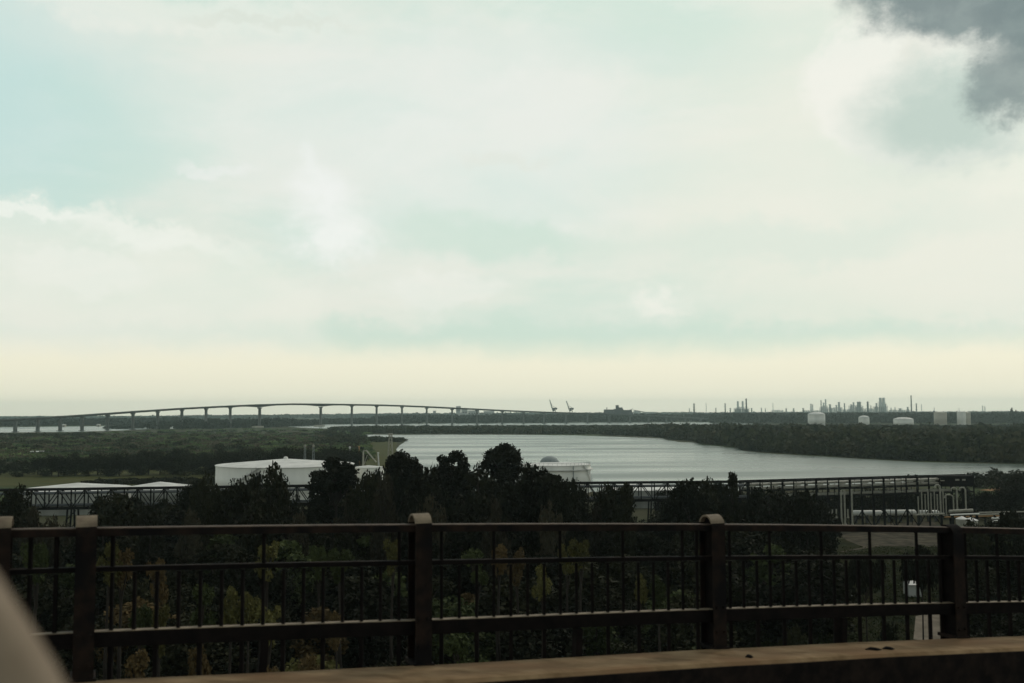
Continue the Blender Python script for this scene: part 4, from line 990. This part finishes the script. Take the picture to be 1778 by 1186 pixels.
def post(X):
    o = rl(X, 0, .085 if X < 3 else .03); R_ = .10; base = -1.25
    # side profile (t outward, z down from top), strap follows it
    prof = [(0, base), (0, -R_)]+[(R_-R_*math.cos(a), -R_+R_*math.sin(a)) for a in np.linspace(.12, math.pi-.12, 13)]+[(2*R_, -R_), (2*R_, base)]
    def strap(pr, w_, th, nm, m, par):
        b = MB()
        for k, (t, z) in enumerate(pr):
            t0, z0 = pr[max(k-1, 0)]; t1, z1 = pr[min(k+1, len(pr)-1)]; l = math.hypot(t1-t0, z1-z0); nt_, nz_ = (z1-z0)/l, -(t1-t0)/l
            for (s, e) in ((-1, 0), (1, 0), (1, 1), (-1, 1)):
                tt, zz = t+nt_*th*e, z+nz_*th*e
                b.v.append(tuple(o+Vector((DX*s*w_/2-DY*tt, DY*s*w_/2+DX*tt, zz))))
        n = len(pr)
        for k in range(n-1): b.f += [(k*4+j, k*4+(j+1) % 4, k*4+4+(j+1) % 4, k*4+4+j) for j in range(4)]
        b.f += [(3, 2, 1, 0), (n*4-4, n*4-3, n*4-2, n*4-1)]
        return b.build(nm, m, par, False)
    front = strap(prof[:4], .125, .014, 'post', RUST, rail)
    strap(prof[3:-3], .127, .014, 'post_cap', RUSTLIT if X < 3 else RUSTSHADE, front)
    strap(prof[-4:], .125, .014, 'rear_flange', RUST, front)
    b = MB(); pr = [(t, z) for t, z in prof]
    # web plate between the flanges
    n = len(pr)
    cx, cz = R_, -.3
    for s in (-.02, .02):
        for (t, z) in pr: 
            tt = cx+(t-cx)*.86; zz = z if z < -R_-.001 else -R_+(z+R_)*.86
            b.v.append(tuple(o+Vector((DX*s-DY*tt, DY*s+DX*tt, zz))))
    b.f = [tuple(range(n)), tuple(reversed(range(n, 2*n)))]+[(k, (k+1) % n, n+(k+1) % n, n+k) for k in range(n)]
    b.build('web', RUSTSHADE, front)
    b = MB(); q = rl(X, .1, -1.02+0); b.bar(rl(X-.07, .1, -1.0), rl(X+.07, .1, -1.0), .24, .03); b.build('base_plate', RUST, front)
    b = MB()
    for zz in (-.75, -.95):
        for s in (-.035, .035): c_ = o+Vector((DX*s, DY*s, zz)); b.tube([c_+Vector((DY*.02, -DX*.02, 0)), c_], .011, 8)
    b.build('bolt', RUST, front)
for X in posts: post(X)
def railbar(X0, X1, dz, hgt, wd, nm, m, t=.085, steps=4):
    b = MB()
    for k in range(steps):
        a = rl(X0+(X1-X0)*k/steps, t, dz-hgt/2); c_ = rl(X0+(X1-X0)*(k+1)/steps, t, dz-hgt/2); b.bar(a, c_, wd, hgt)
    return b.build(nm, m, rail)
nb = 0
for i in range(len(posts)-1):
    X0, X1 = posts[i]+.022, posts[i+1]-.022
    r1 = railbar(X0, X1, 0, .046, .075, 'top_rail', RUST); railbar(X0, X1, .008, .006, .079, 'lit_edge', RAILTOP, .085)  # thin strips paint the light catching each rail's upper edge
    railbar(X0, X1, -.262, .028, .04, 'middle_rail', RUSTSHADE); railbar(X0, X1, -.257, .003, .040, 'lit_edge', RUST, .085)
    railbar(X0, X1, -.695, .098, .06, 'bottom_rail', RUSTSHADE); railbar(X0, X1, -.689, .004, .064, 'lit_edge', RUSTLIT, .085)
    n = max(1, round((X1-X0)/.129)) ; every = 8 if i == 3 else 4
    for k in range(1, n):
        X = X0+(X1-X0)*k/n; nb += 1
        b = MB()
        b.bar(rl(X, .085, -.30), rl(X, .085, -.694), .021, .021)
        if k % every == 0 or k in (1, n-1): b.bar(rl(X, .085, -.046), rl(X, .085, -.262), .022, .022)
        if k % 2 == 1: b.bar(rl(X, .085, -.793), rl(X, .085, -1.08), .028, .028)
        b.build('baluster', RUSTSHADE, rail)
    Xm = X0+(X1-X0)*.5
    MB().bar(rl(Xm-.025, .08, -.95), rl(Xm+.025, .08, -.95), .07, .3).build('foot_bracket', RUSTSHADE, rail)
print('balusters', nb)
# kerb and road swept along the same line
def strip(name, prof, m, X0=-14, X1=24, n=76):
    b = MB(); k = len(prof)
    for i in range(n+1):
        X = X0+(X1-X0)*i/n
        wob_ = .006*math.sin(i*1.7)+.004*math.sin(i*3.9)
        for j, (t, dz) in enumerate(prof): b.v.append(tuple(rl(X, t+wob_*(1 if dz > -1.05 else 0), dz)))
    for i in range(n): b.f += [(i*k+j, i*k+(j+1) % k, i*k+k+(j+1) % k, i*k+k+j) for j in range(k)]
    b.f += [tuple(reversed(range(k))), tuple(n*k+j for j in range(k))]
    return tag(b.build(name, m), kind='structure')
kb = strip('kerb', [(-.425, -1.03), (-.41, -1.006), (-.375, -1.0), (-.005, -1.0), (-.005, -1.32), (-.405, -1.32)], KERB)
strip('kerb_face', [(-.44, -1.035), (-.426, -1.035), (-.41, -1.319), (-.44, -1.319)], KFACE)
strip('road', [(-9, -1.32), (-.42, -1.32), (.18, -1.33), (.18, -1.9), (-9, -1.9)], ASPH)
# dark litter on the kerb
for i, (px, row, sc) in enumerate(((1461, 1128, .07), (1486, 1130, .05), (1250, 1140, .03))):
    X = Xof(px); p = rl(X, -.30 if i < 2 else -.33, -1.0); b = MB(); rr = random.Random(i)
    b.tube([p+Vector((-sc, 0, .006)), p+Vector((-sc*.3, .01, .012)), p+Vector((sc*.4, -.01, .01)), p+Vector((sc, 0, .004))], [.004, .013, .012, .003], 7)
    tag(b.build('leaf_litter', STEEL), ['larger dark dried leaf lying on the kerb top', 'dark dried leaf beside the larger one on the kerb', 'small dark twig on the kerb near the third post'][i], 'litter')

# ------------------------------------------------------------------ car window pillar, close and out of focus
def pil(px, row, Y): return PT(px, row, Y)
Yc = .62
A = [(-380, 610), (-225, 765), (-100, 905), (-30, 990), (26, 1073), (80, 1160), (126, 1245), (170, 1350)]
car = thing('car_window_trim', 'beige curved trim of the car window, close and blurred in the lower left corner', 'car part', (0, 0, 0))
b = MB(); k = 14
for (px, row) in A:
    e = PT(px, row, Yc); e2 = PT(px+57, row+85, Yc); d = (e2-e).normalized(); view = Vector((0, 1, 0)); n_ = d.cross(view).normalized()
    if n_.x > 0: n_ = -n_
    c_ = e+n_*.09
    for j in range(k):
        a = 2*math.pi*j/k; b.v.append(tuple(c_+n_*(-.09*math.cos(a))+view*(.035*math.sin(a)+.012*math.cos(a))))
m_ = len(A)
for i in range(m_-1): b.f += [(i*k+j, i*k+(j+1) % k, i*k+k+(j+1) % k, i*k+k+j) for j in range(k)]
b.f += [tuple(reversed(range(k))), tuple((m_-1)*k+j for j in range(k))]
b.build('pillar_trim', TRIM, car, True)
b = MB()
P = []
for (px, row) in A:
    e = PT(px, row, Yc+.02); e2 = PT(px+57, row+85, Yc+.02); d = (e2-e).normalized(); n_ = d.cross(Vector((0, 1, 0))).normalized()
    if n_.x > 0: n_ = -n_
    P.append(e-n_*.001)
b.tube(P, .004, 8).build('rubber_seal', ASPH, car, True)

# ------------------------------------------------------------------ haze
b = MB(); b.box(((GX0+GX1)/2, (GY0+GY1)/2, 64.0), (GX1-GX0+200, GY1-GY0+200, 130.0))
hm = bpy.data.materials.new('haze_air'); hm.use_nodes = True; t = hm.node_tree; t.nodes.clear()
o_ = t.nodes.new('ShaderNodeOutputMaterial'); v_ = t.nodes.new('ShaderNodeVolumePrincipled'); t.links.new(v_.outputs[0], o_.inputs['Volume'])
v_.inputs['Color'].default_value = (.76, .95, .95, 1); v_.inputs['Density'].default_value = 7.2e-5; v_.inputs['Anisotropy'].default_value = .65
tag(b.build('haze', hm), kind='stuff')

# drop empties that never got used
print('objects', len(bpy.data.objects))
